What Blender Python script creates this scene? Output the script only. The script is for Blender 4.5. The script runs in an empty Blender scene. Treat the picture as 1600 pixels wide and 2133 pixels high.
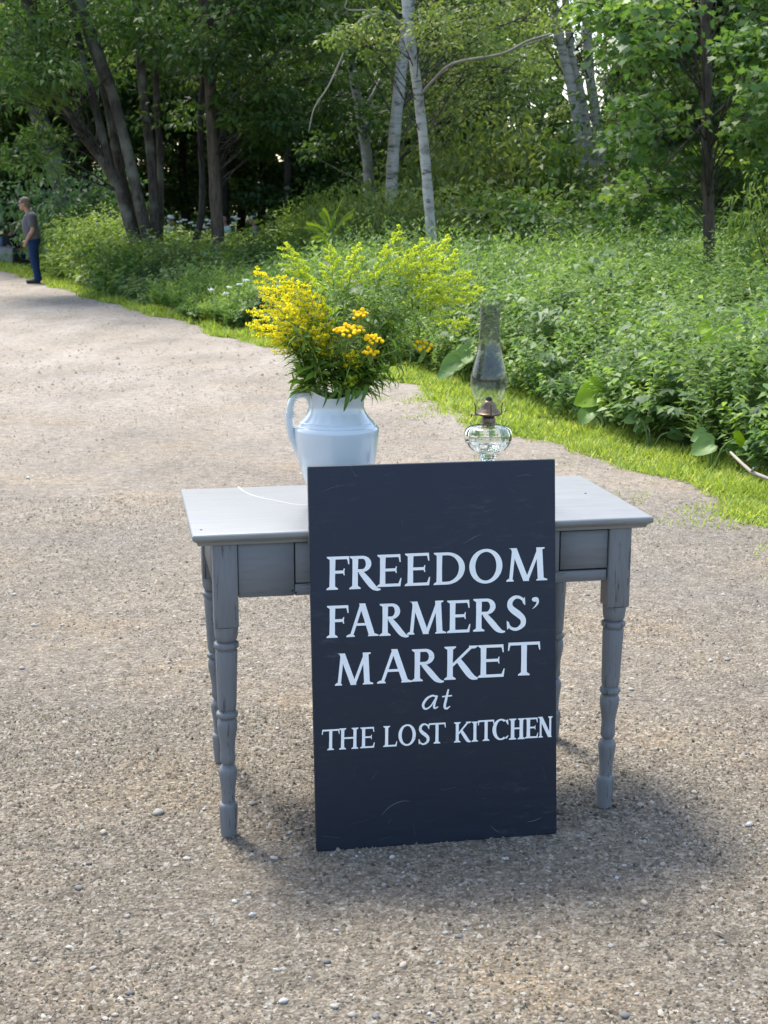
import bpy, math
import numpy as np
from mathutils import Vector, Matrix
R = math.radians
scene = bpy.context.scene
col = scene.collection

# ------------------------------------------------------------------ camera, sky, sun, exposure
PITCH = 12.05
CAM_H = 1.52
FPX = 2957.0                       # focal length measured in photograph pixels (1600 wide)
cam = bpy.data.cameras.new('camera'); cam_o = bpy.data.objects.new('camera', cam); col.objects.link(cam_o)
cam.sensor_fit = 'HORIZONTAL'; cam.sensor_width = 36.0; cam.lens = FPX/1600*36.0
cam.clip_start = 0.05; cam.clip_end = 2000
cam_o.location = (0, 0, CAM_H); cam_o.rotation_euler = (R(90-PITCH), 0, 0)
cam.dof.use_dof = True; cam.dof.focus_distance = 3.55; cam.dof.aperture_fstop = 18.0
scene.camera = cam_o

SUN_EL = 60.0
SUN_AZ = (-0.50, 0.866)            # horizontal direction towards the sun
w = bpy.data.worlds.new('World'); scene.world = w; w.use_nodes = True
nt = w.node_tree; nt.nodes.clear()
sky = nt.nodes.new('ShaderNodeTexSky'); sky.sky_type = 'NISHITA'; sky.sun_disc = False
sky.sun_elevation = R(SUN_EL); sky.sun_rotation = math.atan2(SUN_AZ[0], SUN_AZ[1])
sky.air_density = 1.2; sky.dust_density = 2.5; sky.ozone_density = 1.0
bg = nt.nodes.new('ShaderNodeBackground'); bg.inputs['Strength'].default_value = 0.15
wo = nt.nodes.new('ShaderNodeOutputWorld')
nt.links.new(sky.outputs[0], bg.inputs[0]); nt.links.new(bg.outputs[0], wo.inputs[0])
sl = bpy.data.lights.new('sun', 'SUN'); sl.energy = 2.2; sl.angle = R(14.0); sl.color = (1.0, 0.95, 0.86)
so = bpy.data.objects.new('sun', sl); col.objects.link(so); so.location = (0, 0, 30)
ce = math.cos(R(SUN_EL))
so.rotation_euler = (-Vector((SUN_AZ[0]*ce, SUN_AZ[1]*ce, math.sin(R(SUN_EL))))).to_track_quat('-Z', 'Y').to_euler()
vs = scene.view_settings
scene.display_settings.display_device = 'sRGB'
vs.view_transform = 'Standard'; vs.look = 'None'; vs.gamma = 1.0; vs.use_curve_mapping = False
vs.exposure = 1.6
scene.render.engine = 'CYCLES'
cy = scene.cycles
cy.max_bounces = 8; cy.diffuse_bounces = 3; cy.glossy_bounces = 3; cy.transmission_bounces = 8; cy.transparent_max_bounces = 8
cy.use_denoising = True
cy.caustics_reflective = False; cy.caustics_refractive = False

# ------------------------------------------------------------------ measuring helpers (photograph pixel -> place in the world)
CP, SP = math.cos(R(PITCH)), math.sin(R(PITCH))
def P(u, v, Y):
    x = (u-800)/FPX; y = (1066.5-v)/FPX
    f = CP + y*SP; z = y*CP - SP
    return np.array((x/f*Y, Y, CAM_H + z/f*Y))

# ------------------------------------------------------------------ object helpers
def tag(o, label=None, cat=None, group=None, kind=None):
    if label: o['label'] = label
    if cat: o['category'] = cat
    if group: o['group'] = group
    if kind: o['kind'] = kind
    return o
def empty(name, loc=(0,0,0), rz=0.0):
    o = bpy.data.objects.new(name, None); o.empty_display_size = 0.1
    o.location = loc; o.rotation_euler = (0, 0, rz); col.objects.link(o); return o
def link(name, me, mat=None, parent=None, smooth=False):
    o = bpy.data.objects.new(name, me); col.objects.link(o)
    if mat is not None and len(me.materials) == 0: me.materials.append(mat)
    if parent is not None: o.parent = parent
    if smooth and len(me.polygons): me.polygons.foreach_set('use_smooth', [True]*len(me.polygons))
    return o
def mesh_np(name, V, F, rnd=None):
    """V (n,3); F (m,k) array or list of arrays with different k; rnd (n,) a random value per point"""
    me = bpy.data.meshes.new(name)
    V = np.asarray(V, dtype=np.float32)
    FL = [F] if isinstance(F, np.ndarray) else list(F)
    FL = [np.asarray(f, dtype=np.int32) for f in FL if len(f)]
    me.vertices.add(len(V)); me.vertices.foreach_set('co', V.ravel())
    nl = sum(f.size for f in FL); npoly = sum(len(f) for f in FL)
    me.loops.add(nl); me.polygons.add(npoly)
    me.loops.foreach_set('vertex_index', np.concatenate([f.ravel() for f in FL]))
    tot = np.concatenate([np.full(len(f), f.shape[1], dtype=np.int32) for f in FL])
    st = np.concatenate(([0], np.cumsum(tot)[:-1])).astype(np.int32)
    me.polygons.foreach_set('loop_start', st); me.polygons.foreach_set('loop_total', tot)
    if rnd is not None:
        a = me.attributes.new('rnd', 'FLOAT', 'POINT'); a.data.foreach_set('value', np.asarray(rnd, dtype=np.float32))
    me.update(calc_edges=True)
    return me
class MB:
    """collects shapes, builds one mesh"""
    def __init__(s): s.v = []; s.f = {}; s.n = 0; s.r = []
    def add(s, V, F, rnd=0.5):
        V = np.asarray(V, dtype=float).reshape(-1, 3)
        for f in F:
            s.f.setdefault(len(f), []).append([i+s.n for i in f])
        s.v.append(V); s.n += len(V)
        s.r.append(np.full(len(V), rnd) if np.isscalar(rnd) else rnd)
    def box(s, c, d, rz=0, rnd=0.5):
        x, y, z = d[0]/2, d[1]/2, d[2]/2
        V = np.array([(-x,-y,-z),(x,-y,-z),(x,y,-z),(-x,y,-z),(-x,-y,z),(x,-y,z),(x,y,z),(-x,y,z)])
        if rz:
            c_, s_ = math.cos(rz), math.sin(rz); V = V @ np.array([(c_,s_,0),(-s_,c_,0),(0,0,1)])
        s.add(V+np.array(c), [(0,3,2,1),(4,5,6,7),(0,1,5,4),(1,2,6,5),(2,3,7,6),(3,0,4,7)], rnd)
    def tube(s, pts, rad, n=6, rnd=0.5, cap=True, squash=None):
        pts = np.asarray(pts, dtype=float); m = len(pts)
        rad = np.full(m, rad) if np.isscalar(rad) else np.asarray(rad, dtype=float)
        t = np.gradient(pts, axis=0); t /= np.linalg.norm(t, axis=1)[:, None]+1e-9
        ref = np.array((1.0, 0.02, 0.01)) if abs(t[0][0]) < 0.8 else np.array((0.02, 1.0, 0.01))
        V = []
        a = np.arange(n)*2*math.pi/n
        for i in range(m):
            u = ref - t[i]*ref.dot(t[i]); u /= np.linalg.norm(u)+1e-9; w_ = np.cross(t[i], u); ref = u
            k = 1.0 if squash is None else squash
            V.append(pts[i] + rad[i]*(np.cos(a)[:,None]*u + k*np.sin(a)[:,None]*w_))
        V = np.concatenate(V)
        F = [(i*n+j, i*n+(j+1)%n, (i+1)*n+(j+1)%n, (i+1)*n+j) for i in range(m-1) for j in range(n)]
        if cap and n > 4:
            F += [tuple(range(n-1, -1, -1)), tuple((m-1)*n+j for j in range(n))]
        s.add(V, F, rnd)
    def lathe(s, prof, n=32, c=(0,0,0), mod=None, rnd=0.5, capb=True, capt=True):
        """prof: (r, z) from bottom to top"""
        a = np.arange(n)*2*math.pi/n; V = []
        for r, z in prof:
            rr = np.full(n, r) if mod is None else mod(r, z, a)
            V.append(np.stack([rr*np.cos(a), rr*np.sin(a), np.full(n, z)], 1))
        m = len(prof)
        F = [(i*n+j, i*n+(j+1)%n, (i+1)*n+(j+1)%n, (i+1)*n+j) for i in range(m-1) for j in range(n)]
        if capb: F.append(tuple(range(n-1, -1, -1)))
        if capt: F.append(tuple((m-1)*n+j for j in range(n)))
        s.add(np.concatenate(V)+np.array(c), F, rnd)
    def ball(s, c, r, nu=10, nv=7, rnd=0.5, rot=None):
        r = np.array([r]*3 if np.isscalar(r) else r, dtype=float); V = [(0,0,-1)]
        for i in range(1, nv):
            p = -math.pi/2 + math.pi*i/nv
            for j in range(nu): V.append((math.cos(p)*math.cos(2*math.pi*j/nu), math.cos(p)*math.sin(2*math.pi*j/nu), math.sin(p)))
        V.append((0,0,1)); V = np.array(V)*r; N = len(V)
        if rot is not None: V = V @ np.array(rot).T
        F = [(0, 1+(j+1)%nu, 1+j) for j in range(nu)]
        for i in range(nv-2):
            for j in range(nu):
                a0 = 1+i*nu+j; a1 = 1+i*nu+(j+1)%nu; F.append((a0, a1, a1+nu, a0+nu))
        b = 1+(nv-2)*nu
        F += [(N-1, b+j, b+(j+1)%nu) for j in range(nu)]
        s.add(V+np.array(c), F, rnd)
    def mesh(s, name):
        return mesh_np(name, np.concatenate(s.v), [np.array(f) for f in s.f.values()], np.concatenate(s.r))
    def build(s, name, mat, parent=None, smooth=False, sharp=None):
        o = link(name, s.mesh(name), mat, parent, smooth)
        if smooth and sharp: o.data.set_sharp_from_angle(angle=R(sharp))
        return o
def bevel(o, w_=0.003, seg=2):
    m = o.modifiers.new('bevel', 'BEVEL'); m.width = w_; m.segments = seg; m.limit_method = 'ANGLE'; return o
def merge(*parts):
    """parts: (V, F, rnd) with equal k -> one"""
    V = []; F = []; r = []; n = 0
    for v, f, q in parts: V.append(v); F.append(f+n); r.append(q); n += len(v)
    return np.concatenate(V), np.concatenate(F), np.concatenate(r)
def smooth_path(pts, k=8):
    pts = np.asarray(pts, dtype=float); out = []
    p = np.vstack([2*pts[0]-pts[1], pts, 2*pts[-1]-pts[-2]])
    for i in range(1, len(p)-2):
        for t in np.arange(k)/k:
            out.append(0.5*((2*p[i]) + (-p[i-1]+p[i+1])*t + (2*p[i-1]-5*p[i]+4*p[i+1]-p[i+2])*t*t + (-p[i-1]+3*p[i]-3*p[i+1]+p[i+2])*t**3))
    out.append(p[-2]); return np.array(out)
def norm(a): return a/(np.linalg.norm(a, axis=-1, keepdims=True)+1e-9)
def leafs(Pp, D, N, L, W, rnd, bend=0.18, fold=0.10, wide=0.42):
    """one folded four-point leaf for each row"""
    D = norm(D); S = norm(np.cross(D, N)); N = np.cross(S, D)
    L = L[:,None]; W = W[:,None]
    v = np.stack([Pp, Pp + D*L*wide + S*W/2 + N*W*fold, Pp + D*L - N*L*bend, Pp + D*L*wide - S*W/2 + N*W*fold], 1).reshape(-1, 3)
    f = np.arange(len(Pp)*4, dtype=np.int32).reshape(-1, 4)
    return v, f, np.repeat(rnd, 4)
MAPLE = np.array([(0,0),(.16,.04),(.42,-.02),(.36,.20),(.62,.42),(.34,.50),(.30,.66),(.12,.62),(0,1),(-.12,.62),(-.30,.66),(-.34,.50),(-.62,.42),(-.36,.20),(-.42,-.02),(-.16,.04)])
def leafs_poly(Pp, D, N, L, tpl, rnd, bend=0.22):
    D = norm(D); S = norm(np.cross(D, N)); N = np.cross(S, D); k = len(tpl)
    x = tpl[:,0][None,:,None]; y = tpl[:,1][None,:,None]
    v = Pp[:,None,:] + L[:,None,None]*(D[:,None,:]*y + S[:,None,:]*x + N[:,None,:]*(np.abs(x)*0.25 - bend*y*y))
    return v.reshape(-1, 3), np.arange(len(Pp)*k, dtype=np.int32).reshape(-1, k), np.repeat(rnd, k)

# ------------------------------------------------------------------ materials
def new_mat(name):
    m = bpy.data.materials.new(name); m.use_nodes = True; n = m.node_tree; n.nodes.clear()
    out = n.nodes.new('ShaderNodeOutputMaterial'); return m, n, out
def nd(n, t, **kw):
    o = n.nodes.new(t)
    for k, v in kw.items():
        if k in o.inputs: o.inputs[k].default_value = v
        else: setattr(o, k, v)
    return o
def ramp(n, fac, stops, interp='LINEAR'):
    r = n.nodes.new('ShaderNodeValToRGB'); r.color_ramp.interpolation = interp
    e = r.color_ramp.elements
    while len(e) < len(stops): e.new(0.5)
    for i, (p, c) in enumerate(stops):
        e[i].position = p; e[i].color = (*c, 1) if len(c) == 3 else c
    n.links.new(fac, r.inputs[0]); return r.outputs[0]
def noise(n, scale, detail=4, rough=0.6, vec=None, stretch=None):
    t = nd(n, 'ShaderNodeTexNoise', Scale=scale, Detail=detail, Roughness=rough)
    if vec is None: vec = n.nodes.new('ShaderNodeTexCoord').outputs['Object']
    if stretch:
        mp = n.nodes.new('ShaderNodeMapping'); mp.inputs['Scale'].default_value = stretch
        n.links.new(vec, mp.inputs[0]); vec = mp.outputs[0]
    n.links.new(vec, t.inputs['Vector']); return t.outputs['Fac']
def mix(n, fac, a, b, mode='MIX'):
    m = n.nodes.new('ShaderNodeMix'); m.data_type = 'RGBA'; m.blend_type = mode
    def put(i, v):
        if isinstance(v, bpy.types.NodeSocket): n.links.new(v, m.inputs[i])
        elif isinstance(v, (int, float)): m.inputs[i].default_value = v
        else: m.inputs[i].default_value = (*v, 1)
    put(0, fac); put(6, a); put(7, b); return m.outputs[2]
def bump(n, h, strength=0.5, dist=0.01):
    b = nd(n, 'ShaderNodeBump', Strength=strength, Distance=dist); n.links.new(h, b.inputs['Height']); return b.outputs[0]
def principled(n, out, colr, rough=0.6, spec=0.4, normal=None, **kw):
    p = n.nodes.new('ShaderNodeBsdfPrincipled')
    if isinstance(colr, bpy.types.NodeSocket): n.links.new(colr, p.inputs['Base Color'])
    else: p.inputs['Base Color'].default_value = (*colr, 1)
    if isinstance(rough, bpy.types.NodeSocket): n.links.new(rough, p.inputs['Roughness'])
    else: p.inputs['Roughness'].default_value = rough
    p.inputs['Specular IOR Level'].default_value = spec
    if normal is not None: n.links.new(normal, p.inputs['Normal'])
    for k, v in kw.items(): p.inputs[k].default_value = v
    if out is not None: n.links.new(p.outputs[0], out.inputs[0])
    return p
def attr(n, name='rnd'):
    a = n.nodes.new('ShaderNodeAttribute'); a.attribute_name = name; return a.outputs['Fac']
def leaf_mat(name, stops, trans=0.48, rough=0.48, spec=0.30, patch=0.5, patch_scale=0.6):
    """leaf colour differs from leaf to leaf (rnd) and from plant to plant (noise); light passes through"""
    m, n, out = new_mat(name)
    a = attr(n)
    ge = n.nodes.new('ShaderNodeNewGeometry')
    ns = noise(n, patch_scale, 2, 0.5, ge.outputs['Position'])
    ma = nd(n, 'ShaderNodeMath', operation='MULTIPLY_ADD'); n.links.new(ns, ma.inputs[0]); ma.inputs[1].default_value = patch; n.links.new(a, ma.inputs[2])
    mb = nd(n, 'ShaderNodeMath', operation='SUBTRACT'); n.links.new(ma.outputs[0], mb.inputs[0]); mb.inputs[1].default_value = patch*0.5; mb.use_clamp = True
    c = ramp(n, mb.outputs[0], stops)
    p = principled(n, None, c, rough, spec)
    t = n.nodes.new('ShaderNodeBsdfTranslucent')
    tc = mix(n, 1.0, c, (1.15, 1.15, 0.65), 'MULTIPLY')
    n.links.new(tc, t.inputs[0])
    ms = n.nodes.new('ShaderNodeMixShader'); ms.inputs[0].default_value = trans
    n.links.new(p.outputs[0], ms.inputs[1]); n.links.new(t.outputs[0], ms.inputs[2]); n.links.new(ms.outputs[0], out.inputs[0])
    return m
def plain(name, c, rough=0.6, spec=0.4, var=0.15, scale=20, bmp=0.0, **kw):
    m, n, out = new_mat(name)
    ns = noise(n, scale, 4, 0.6)
    cc = ramp(n, ns, [(0.3, tuple(x*(1-var) for x in c)), (0.7, tuple(min(1, x*(1+var)) for x in c))])
    principled(n, out, cc, rough, spec, bump(n, ns, bmp, 0.01) if bmp else None, **kw); return m
def bark(name, c0, c1, scale=18, lichen=None):
    m, n, out = new_mat(name)
    a = noise(n, scale, 6, 0.7, stretch=(1, 1, 0.22)); b = noise(n, 2.2, 3, 0.5)
    c = ramp(n, a, [(0.32, c0), (0.68, c1)])
    if lichen: c = mix(n, ramp(n, b, [(0.5, (0,0,0)), (0.66, (1,1,1))]), c, lichen)
    principled(n, out, c, 0.9, 0.15, bump(n, a, 0.9, 0.03)); return m
def birch(name, white=(0.44, 0.42, 0.385)):
    m, n, out = new_mat(name)
    a = noise(n, 5, 6, 0.75, stretch=(0.8, 0.8, 3.2)); b = noise(n, 1.6, 4, 0.7)
    c = ramp(n, a, [(0.36, (0.05,0.045,0.04)), (0.44, tuple(x*0.75 for x in white)), (0.56, white), (0.75, tuple(x*0.8 for x in white))])
    c = mix(n, ramp(n, b, [(0.54, (0,0,0)), (0.66, (1,1,1))]), c, (0.13, 0.12, 0.10))
    principled(n, out, c, 0.7, 0.25, bump(n, a, 0.4, 0.01)); return m
M = {}
M['bark_grey'] = bark('bark_grey', (0.022,0.019,0.016), (0.105,0.092,0.076), lichen=(0.15,0.15,0.125))
M['bark_dark'] = bark('bark_dark', (0.022,0.02,0.018), (0.085,0.075,0.065))
M['bark_brown'] = bark('bark_brown', (0.035,0.028,0.022), (0.13,0.105,0.08))
M['birch'] = birch('birch_bark')
M['birch_dull'] = birch('birch_bark_dull', (0.30,0.29,0.27))
M['twig'] = plain('pale_twig', (0.26,0.23,0.19), 0.8)
M['leaf_dark'] = leaf_mat('leaf_dark', [(0.0,(0.027,0.063,0.020)), (0.6,(0.060,0.119,0.029)), (1.0,(0.112,0.182,0.037))], patch_scale=0.35)
M['leaf_mid'] = leaf_mat('leaf_mid', [(0.0,(0.050,0.110,0.032)), (0.6,(0.100,0.191,0.046)), (1.0,(0.186,0.279,0.062))], patch_scale=0.4)
M['leaf_light'] = leaf_mat('leaf_light', [(0.0,(0.074,0.129,0.041)), (0.6,(0.147,0.216,0.059)), (1.0,(0.267,0.311,0.092))], patch_scale=0.5)
M['leaf_blue'] = leaf_mat('leaf_blue', [(0.0,(0.035,0.088,0.046)), (0.6,(0.070,0.135,0.058)), (1.0,(0.126,0.203,0.072))], patch_scale=0.5)
M['leaf_lime'] = leaf_mat('leaf_lime', [(0.0,(0.12,0.19,0.02)), (1.0,(0.26,0.36,0.03))], trans=0.5)
M['brush'] = leaf_mat('brush_leaf', [(0.0,(0.070,0.142,0.046)), (0.5,(0.149,0.261,0.067)), (1.0,(0.297,0.410,0.102))], patch=0.7, patch_scale=0.9)
M['brush_far'] = leaf_mat('brush_far_leaf', [(0.0,(0.080,0.154,0.036)), (0.5,(0.161,0.252,0.056)), (1.0,(0.268,0.350,0.083))], patch=0.7, patch_scale=0.5)
M['brush_cool'] = leaf_mat('brush_cool_leaf', [(0.0,(0.067,0.128,0.055)), (0.5,(0.126,0.210,0.082)), (1.0,(0.218,0.300,0.109))], patch=0.6, patch_scale=0.8)
M['grass'] = leaf_mat('grass_blade', [(0.0,(0.164,0.250,0.040)), (0.6,(0.328,0.430,0.064)), (1.0,(0.541,0.547,0.124))], trans=0.4, rough=0.5, patch=0.6, patch_scale=1.3)
# ------------------------------------------------------------------ the ground, the gravel path, the verge
EDGE1 = np.array([(-6,4.9),(-2,4.0),(2,3.1),(5,2.42),(6.91,1.93),(7.71,1.70),(8.38,1.40),(9.37,1.06),(10.74,0.56),(12.55,0.16),(15.34,-1.03),(17.2,-1.85),(19.3,-2.62),(22.8,-4.2),(25.8,-5.45),(30,-7.1),(37,-9.9),(45,-13.5),(60,-21)])
EDGE2 = np.array([(-6,5.6),(-2,4.75),(2,3.8),(5,2.95),(7.9,2.17),(9.24,1.62),(11.4,1.07),(13.95,0.22),(16.4,-1.28),(21.5,-3.42),(27.8,-5.9),(32.8,-7.75),(43,-11.7),(60,-19)])
def X1(y): return np.interp(y, EDGE1[:,0], EDGE1[:,1])
def X2(y): return np.interp(y, EDGE2[:,0], EDGE2[:,1])
rng = np.random.default_rng(7)
def wob(y, s=0.0): return 0.09*np.sin(y*1.7+s) + 0.06*np.sin(y*4.1+1.3+s) + 0.035*np.sin(y*9.7+s*2)

def ground_mat():
    m, n, out = new_mat('forest_floor')
    a = noise(n, 3, 6, 0.7); b = noise(n, 0.25, 3, 0.5)
    c = ramp(n, a, [(0.3,(0.025,0.022,0.014)), (0.6,(0.06,0.055,0.028)), (0.8,(0.05,0.07,0.02))])
    c = mix(n, b, c, (0.04,0.06,0.018)); principled(n, out, c, 0.95, 0.1, bump(n, a, 0.8, 0.05)); return m
def verge_mat():
    m, n, out = new_mat('verge_soil')
    a = noise(n, 9, 6, 0.7); c = ramp(n, a, [(0.3,(0.05,0.06,0.02)), (0.55,(0.10,0.12,0.03)), (0.75,(0.17,0.145,0.09))])
    principled(n, out, c, 0.95, 0.1, bump(n, a, 0.8, 0.02)); return m
def gravel_mat():
    m, n, out = new_mat('gravel')
    g = n.nodes.new('ShaderNodeNewGeometry').outputs['Position']
    v1 = nd(n, 'ShaderNodeTexVoronoi', Scale=85.0, Randomness=1.0); n.links.new(g, v1.inputs['Vector'])
    v2 = nd(n, 'ShaderNodeTexVoronoi', Scale=190.0, Randomness=1.0); n.links.new(g, v2.inputs['Vector'])
    n1 = noise(n, 1.1, 5, 0.62, g); n2 = noise(n, 0.35, 4, 0.6, g); n3 = noise(n, 30, 5, 0.75, g)
    sep = n.nodes.new('ShaderNodeSeparateColor'); n.links.new(v1.outputs['Color'], sep.inputs[0])
    sp2 = n.nodes.new('ShaderNodeSeparateColor'); n.links.new(v2.outputs['Color'], sp2.inputs[0])
    stone = ramp(n, sep.outputs[0], [(0.0,(0.084,0.070,0.055)), (0.45,(0.139,0.118,0.091)), (0.8,(0.184,0.163,0.130)), (0.97,(0.288,0.275,0.237))])
    fine = ramp(n, sp2.outputs[1], [(0.0,(0.098,0.080,0.057)), (0.6,(0.166,0.141,0.106)), (0.95,(0.253,0.228,0.185))])
    c = mix(n, ramp(n, n3, [(0.42,(0,0,0)), (0.60,(1,1,1))]), fine, stone)
    soil = ramp(n, n1, [(0.36,(0.80,0.83,0.88)), (0.52,(1.0,1.0,1.0)), (0.68,(1.16,1.05,0.90))])
    c = mix(n, 1.0, c, soil, 'MULTIPLY')
    big = ramp(n, n2, [(0.35,(0.86,0.86,0.88)), (0.65,(1.12,1.10,1.07))])
    c = mix(n, 1.0, c, big, 'MULTIPLY')
    # further along, the path's sunlit brightness is put into a paler colour, in patches
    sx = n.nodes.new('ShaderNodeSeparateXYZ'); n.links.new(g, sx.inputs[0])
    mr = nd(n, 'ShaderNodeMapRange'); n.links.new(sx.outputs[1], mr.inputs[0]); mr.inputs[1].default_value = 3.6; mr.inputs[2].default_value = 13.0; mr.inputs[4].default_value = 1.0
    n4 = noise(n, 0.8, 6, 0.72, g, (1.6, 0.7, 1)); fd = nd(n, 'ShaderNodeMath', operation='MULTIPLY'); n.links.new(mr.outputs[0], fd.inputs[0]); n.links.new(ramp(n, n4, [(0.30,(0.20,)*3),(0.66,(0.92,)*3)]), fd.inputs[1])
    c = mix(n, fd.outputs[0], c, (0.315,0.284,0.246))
    n5 = noise(n, 16, 5, 0.8, g); c = mix(n, 1.0, c, ramp(n, n5, [(0.34,(0.66,0.66,0.67)),(0.5,(1.0,1.0,1.0)),(0.66,(1.28,1.26,1.22))]), 'MULTIPLY')
    ad = nd(n, 'ShaderNodeMath', operation='ADD'); n.links.new(v1.outputs['Distance'], ad.inputs[0]); n.links.new(n3, ad.inputs[1])
    principled(n, out, c, 0.92, 0.15, bump(n, ad.outputs[0], 0.9, 0.008)); return m
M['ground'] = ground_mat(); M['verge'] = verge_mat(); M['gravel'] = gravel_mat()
b = MB(); S = 600
b.add([(-S,-60,-0.012),(S,-60,-0.012),(S,S,-0.012),(-S,S,-0.012)], [(0,1,2,3)])
tag(b.build('ground', M['ground']), 'brown and green woodland floor under the brush and trees', 'ground', kind='structure')
ys = np.concatenate([np.arange(-6, 20, 0.12), np.arange(20, 60, 0.4)])
# verge: under the grass blades
b = MB(); n_ = len(ys)
V = np.concatenate([np.stack([X1(ys)-0.25, ys, np.full(n_, -0.004)], 1), np.stack([X2(ys)+0.5, ys, np.full(n_, -0.004)], 1)])
b.add(V, [(i, n_+i, n_+i+1, i+1) for i in range(n_-1)])
tag(b.build('verge_soil', M['verge']), 'strip of soil under the short grass along the path', 'ground', kind='structure')
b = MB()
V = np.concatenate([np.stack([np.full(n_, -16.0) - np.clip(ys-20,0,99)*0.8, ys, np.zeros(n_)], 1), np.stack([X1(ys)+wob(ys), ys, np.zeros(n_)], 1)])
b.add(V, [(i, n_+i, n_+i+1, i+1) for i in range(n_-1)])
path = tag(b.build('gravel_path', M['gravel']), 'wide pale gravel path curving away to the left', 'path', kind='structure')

# loose gravel chips on the path: uncountable
m, n, out = new_mat('gravel_chip')
c = ramp(n, attr(n), [(0.0,(0.037,0.034,0.027)), (0.18,(0.090,0.077,0.059)), (0.5,(0.145,0.126,0.094)), (0.80,(0.191,0.167,0.131)), (0.94,(0.238,0.221,0.188)), (1.0,(0.356,0.345,0.314))])
principled(n, out, c, 0.85, 0.25); M['chip'] = m
def chips(N, y0, y1, s0, s1, seed, power=1.0, lo=0.0):
    r = np.random.default_rng(seed)
    y = y0 + (y1-y0)*r.random(N)**power
    x = (r.random(N)*2-1)*(0.29*y+0.75)
    k = x < X1(y)+wob(y)-0.02 ; x = x[k]; y = y[k]; N = len(x)
    kk = r.random(N) < 0.72+0.45*(np.sin(x*2.1+y*1.3+1)*np.sin(y*2.7-x*1.1)+0.6*np.sin(x*5.3-y*3.1)*np.sin(y*6.1+x*2.2)); x = x[kk]; y = y[kk]; N = len(x)
    s = s0 + (s1-s0)*r.random(N)**2.6
    T = np.array([(1,0,0),(0,1,0),(-1,0,0),(0,-1,0),(0,0,1)])           # a half buried chip
    off = 1 + 0.45*(r.random((N,5,3))-0.5)
    V = T[None]*off*np.stack([s, s*(0.55+0.35*r.random(N)), s*(0.45+0.55*r.random(N))], 1)[:,None,:]
    V[:,:4,2] -= (s*0.12)[:,None]
    V[:,4,:2] += (r.random((N,2))-0.5)*s[:,None]*0.8
    a = r.random(N)*6.28; ca, sa = np.cos(a)[:,None], np.sin(a)[:,None]
    X = V[:,:,0]*ca - V[:,:,1]*sa; Yy = V[:,:,0]*sa + V[:,:,1]*ca
    V = np.stack([X + x[:,None], Yy + y[:,None], V[:,:,2]+0.001], 2)
    F = np.array([(0,1,4),(1,2,4),(2,3,4),(3,0,4)])
    F = (F[None] + (np.arange(N)*5)[:,None,None]).reshape(-1,3)
    return V.reshape(-1,3), F.astype(np.int32), np.repeat(np.clip(lo + r.random(N)*(0.97-lo), 0, 1), 5)
V, F, q = merge(chips(98000, 2.0, 4.2, 0.0028, 0.0085, 1), chips(54000, 4.0, 7.5, 0.004, 0.010, 2, lo=0.22), chips(16000, 7, 14, 0.006, 0.014, 3, lo=0.5), chips(7000, 12, 30, 0.012, 0.028, 5, lo=0.66))  # farther chips picked paler, in step with the brightness painted into the path
o = link('gravel_chips', mesh_np('gravel_chips', V, F, q), M['chip'])
tag(o, 'loose fine gravel chips strewn over the path', 'gravel', kind='stuff')
# the larger pebbles that can be picked apart: children of the path
M['pebble'] = []
for i, c in enumerate([(0.300,0.285,0.250),(0.240,0.224,0.200),(0.320,0.276,0.220),(0.128,0.124,0.120),(0.370,0.360,0.335)]):
    M['pebble'].append(plain('pebble_%s' % ['pale','grey','tan','slate','white'][i], c, 0.75, 0.3, 0.2, 60, 0.2))
pm = []
for k in range(10):
    r = np.random.default_rng(50+k); b = MB(); b.ball((0,0,0), 1.0, 8, 6)
    me = b.mesh('pebble'); co = np.array([v.co for v in me.vertices])
    co *= 1 + 0.34*(r.random((len(co),3))-0.5); co *= np.array((1, 0.62+0.3*r.random(), 0.40+0.22*r.random()))
    me.vertices.foreach_set('co', co.astype(np.float32).ravel()); me.materials.append(M['pebble'][k % 5])
    me.polygons.foreach_set('use_smooth', [True]*len(me.polygons)); pm.append(me)
r = np.random.default_rng(21)
seen = [(957,1952,17),(1180,2020,22),(420,1948,13),(145,1975,20),(280,2018,11),(700,1940,14),(1480,1377,14),(330,1695,28),(425,1687,12),(840,1720,12),(1340,1895,12),(1515,1375,15),(990,1885,10),(575,2022,15),(1090,2072,17),(540,2068,14),(680,2005,20),(215,1736,22),(185,1800,16),(265,1910,17),(800,1845,16),(620,1938,14),(1225,1240,10),(58,997,12),(30,1240,12),(300,1232,14),(240,2116,18),(75,1920,14),(72,2000,16),(525,1908,20),(1050,1790,12),(1285,1830,13),(1300,1805,14),(1205,1742,10),(1380,1802,16),(1560,1720,20),(1540,1760,14),(1480,2040,12),(1250,2105,16),(1530,2105,14),(870,2090,12),(645,1680,0)]
for (u, v, wpx) in seen:
    if not wpx: continue
    y = (1066.5-v)/FPX; Y = CAM_H*(CP+y*SP)/(SP-y*CP); p = P(u, v, Y); s = wpx/FPX*Y/2
    o = link('pebble', pm[r.integers(0,10)], None, path); o.location = (p[0], p[1], s*0.22); o.scale = (s,s,s); o.rotation_euler = (0,0,r.random()*6.28)
for i in range(170):
    Y = 2.45 + 4.2*r.random()**1.7; X = (r.random()*2-1)*(0.285*Y+0.1)
    if X > X1(Y)-0.1: continue
    s = 0.005 + 0.007*r.random()**2
    o = link('pebble', pm[r.integers(0,10)], None, path); o.location = (X, Y, s*0.2); o.scale = (s,s,s); o.rotation_euler = (0,0,r.random()*6.28)

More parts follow.
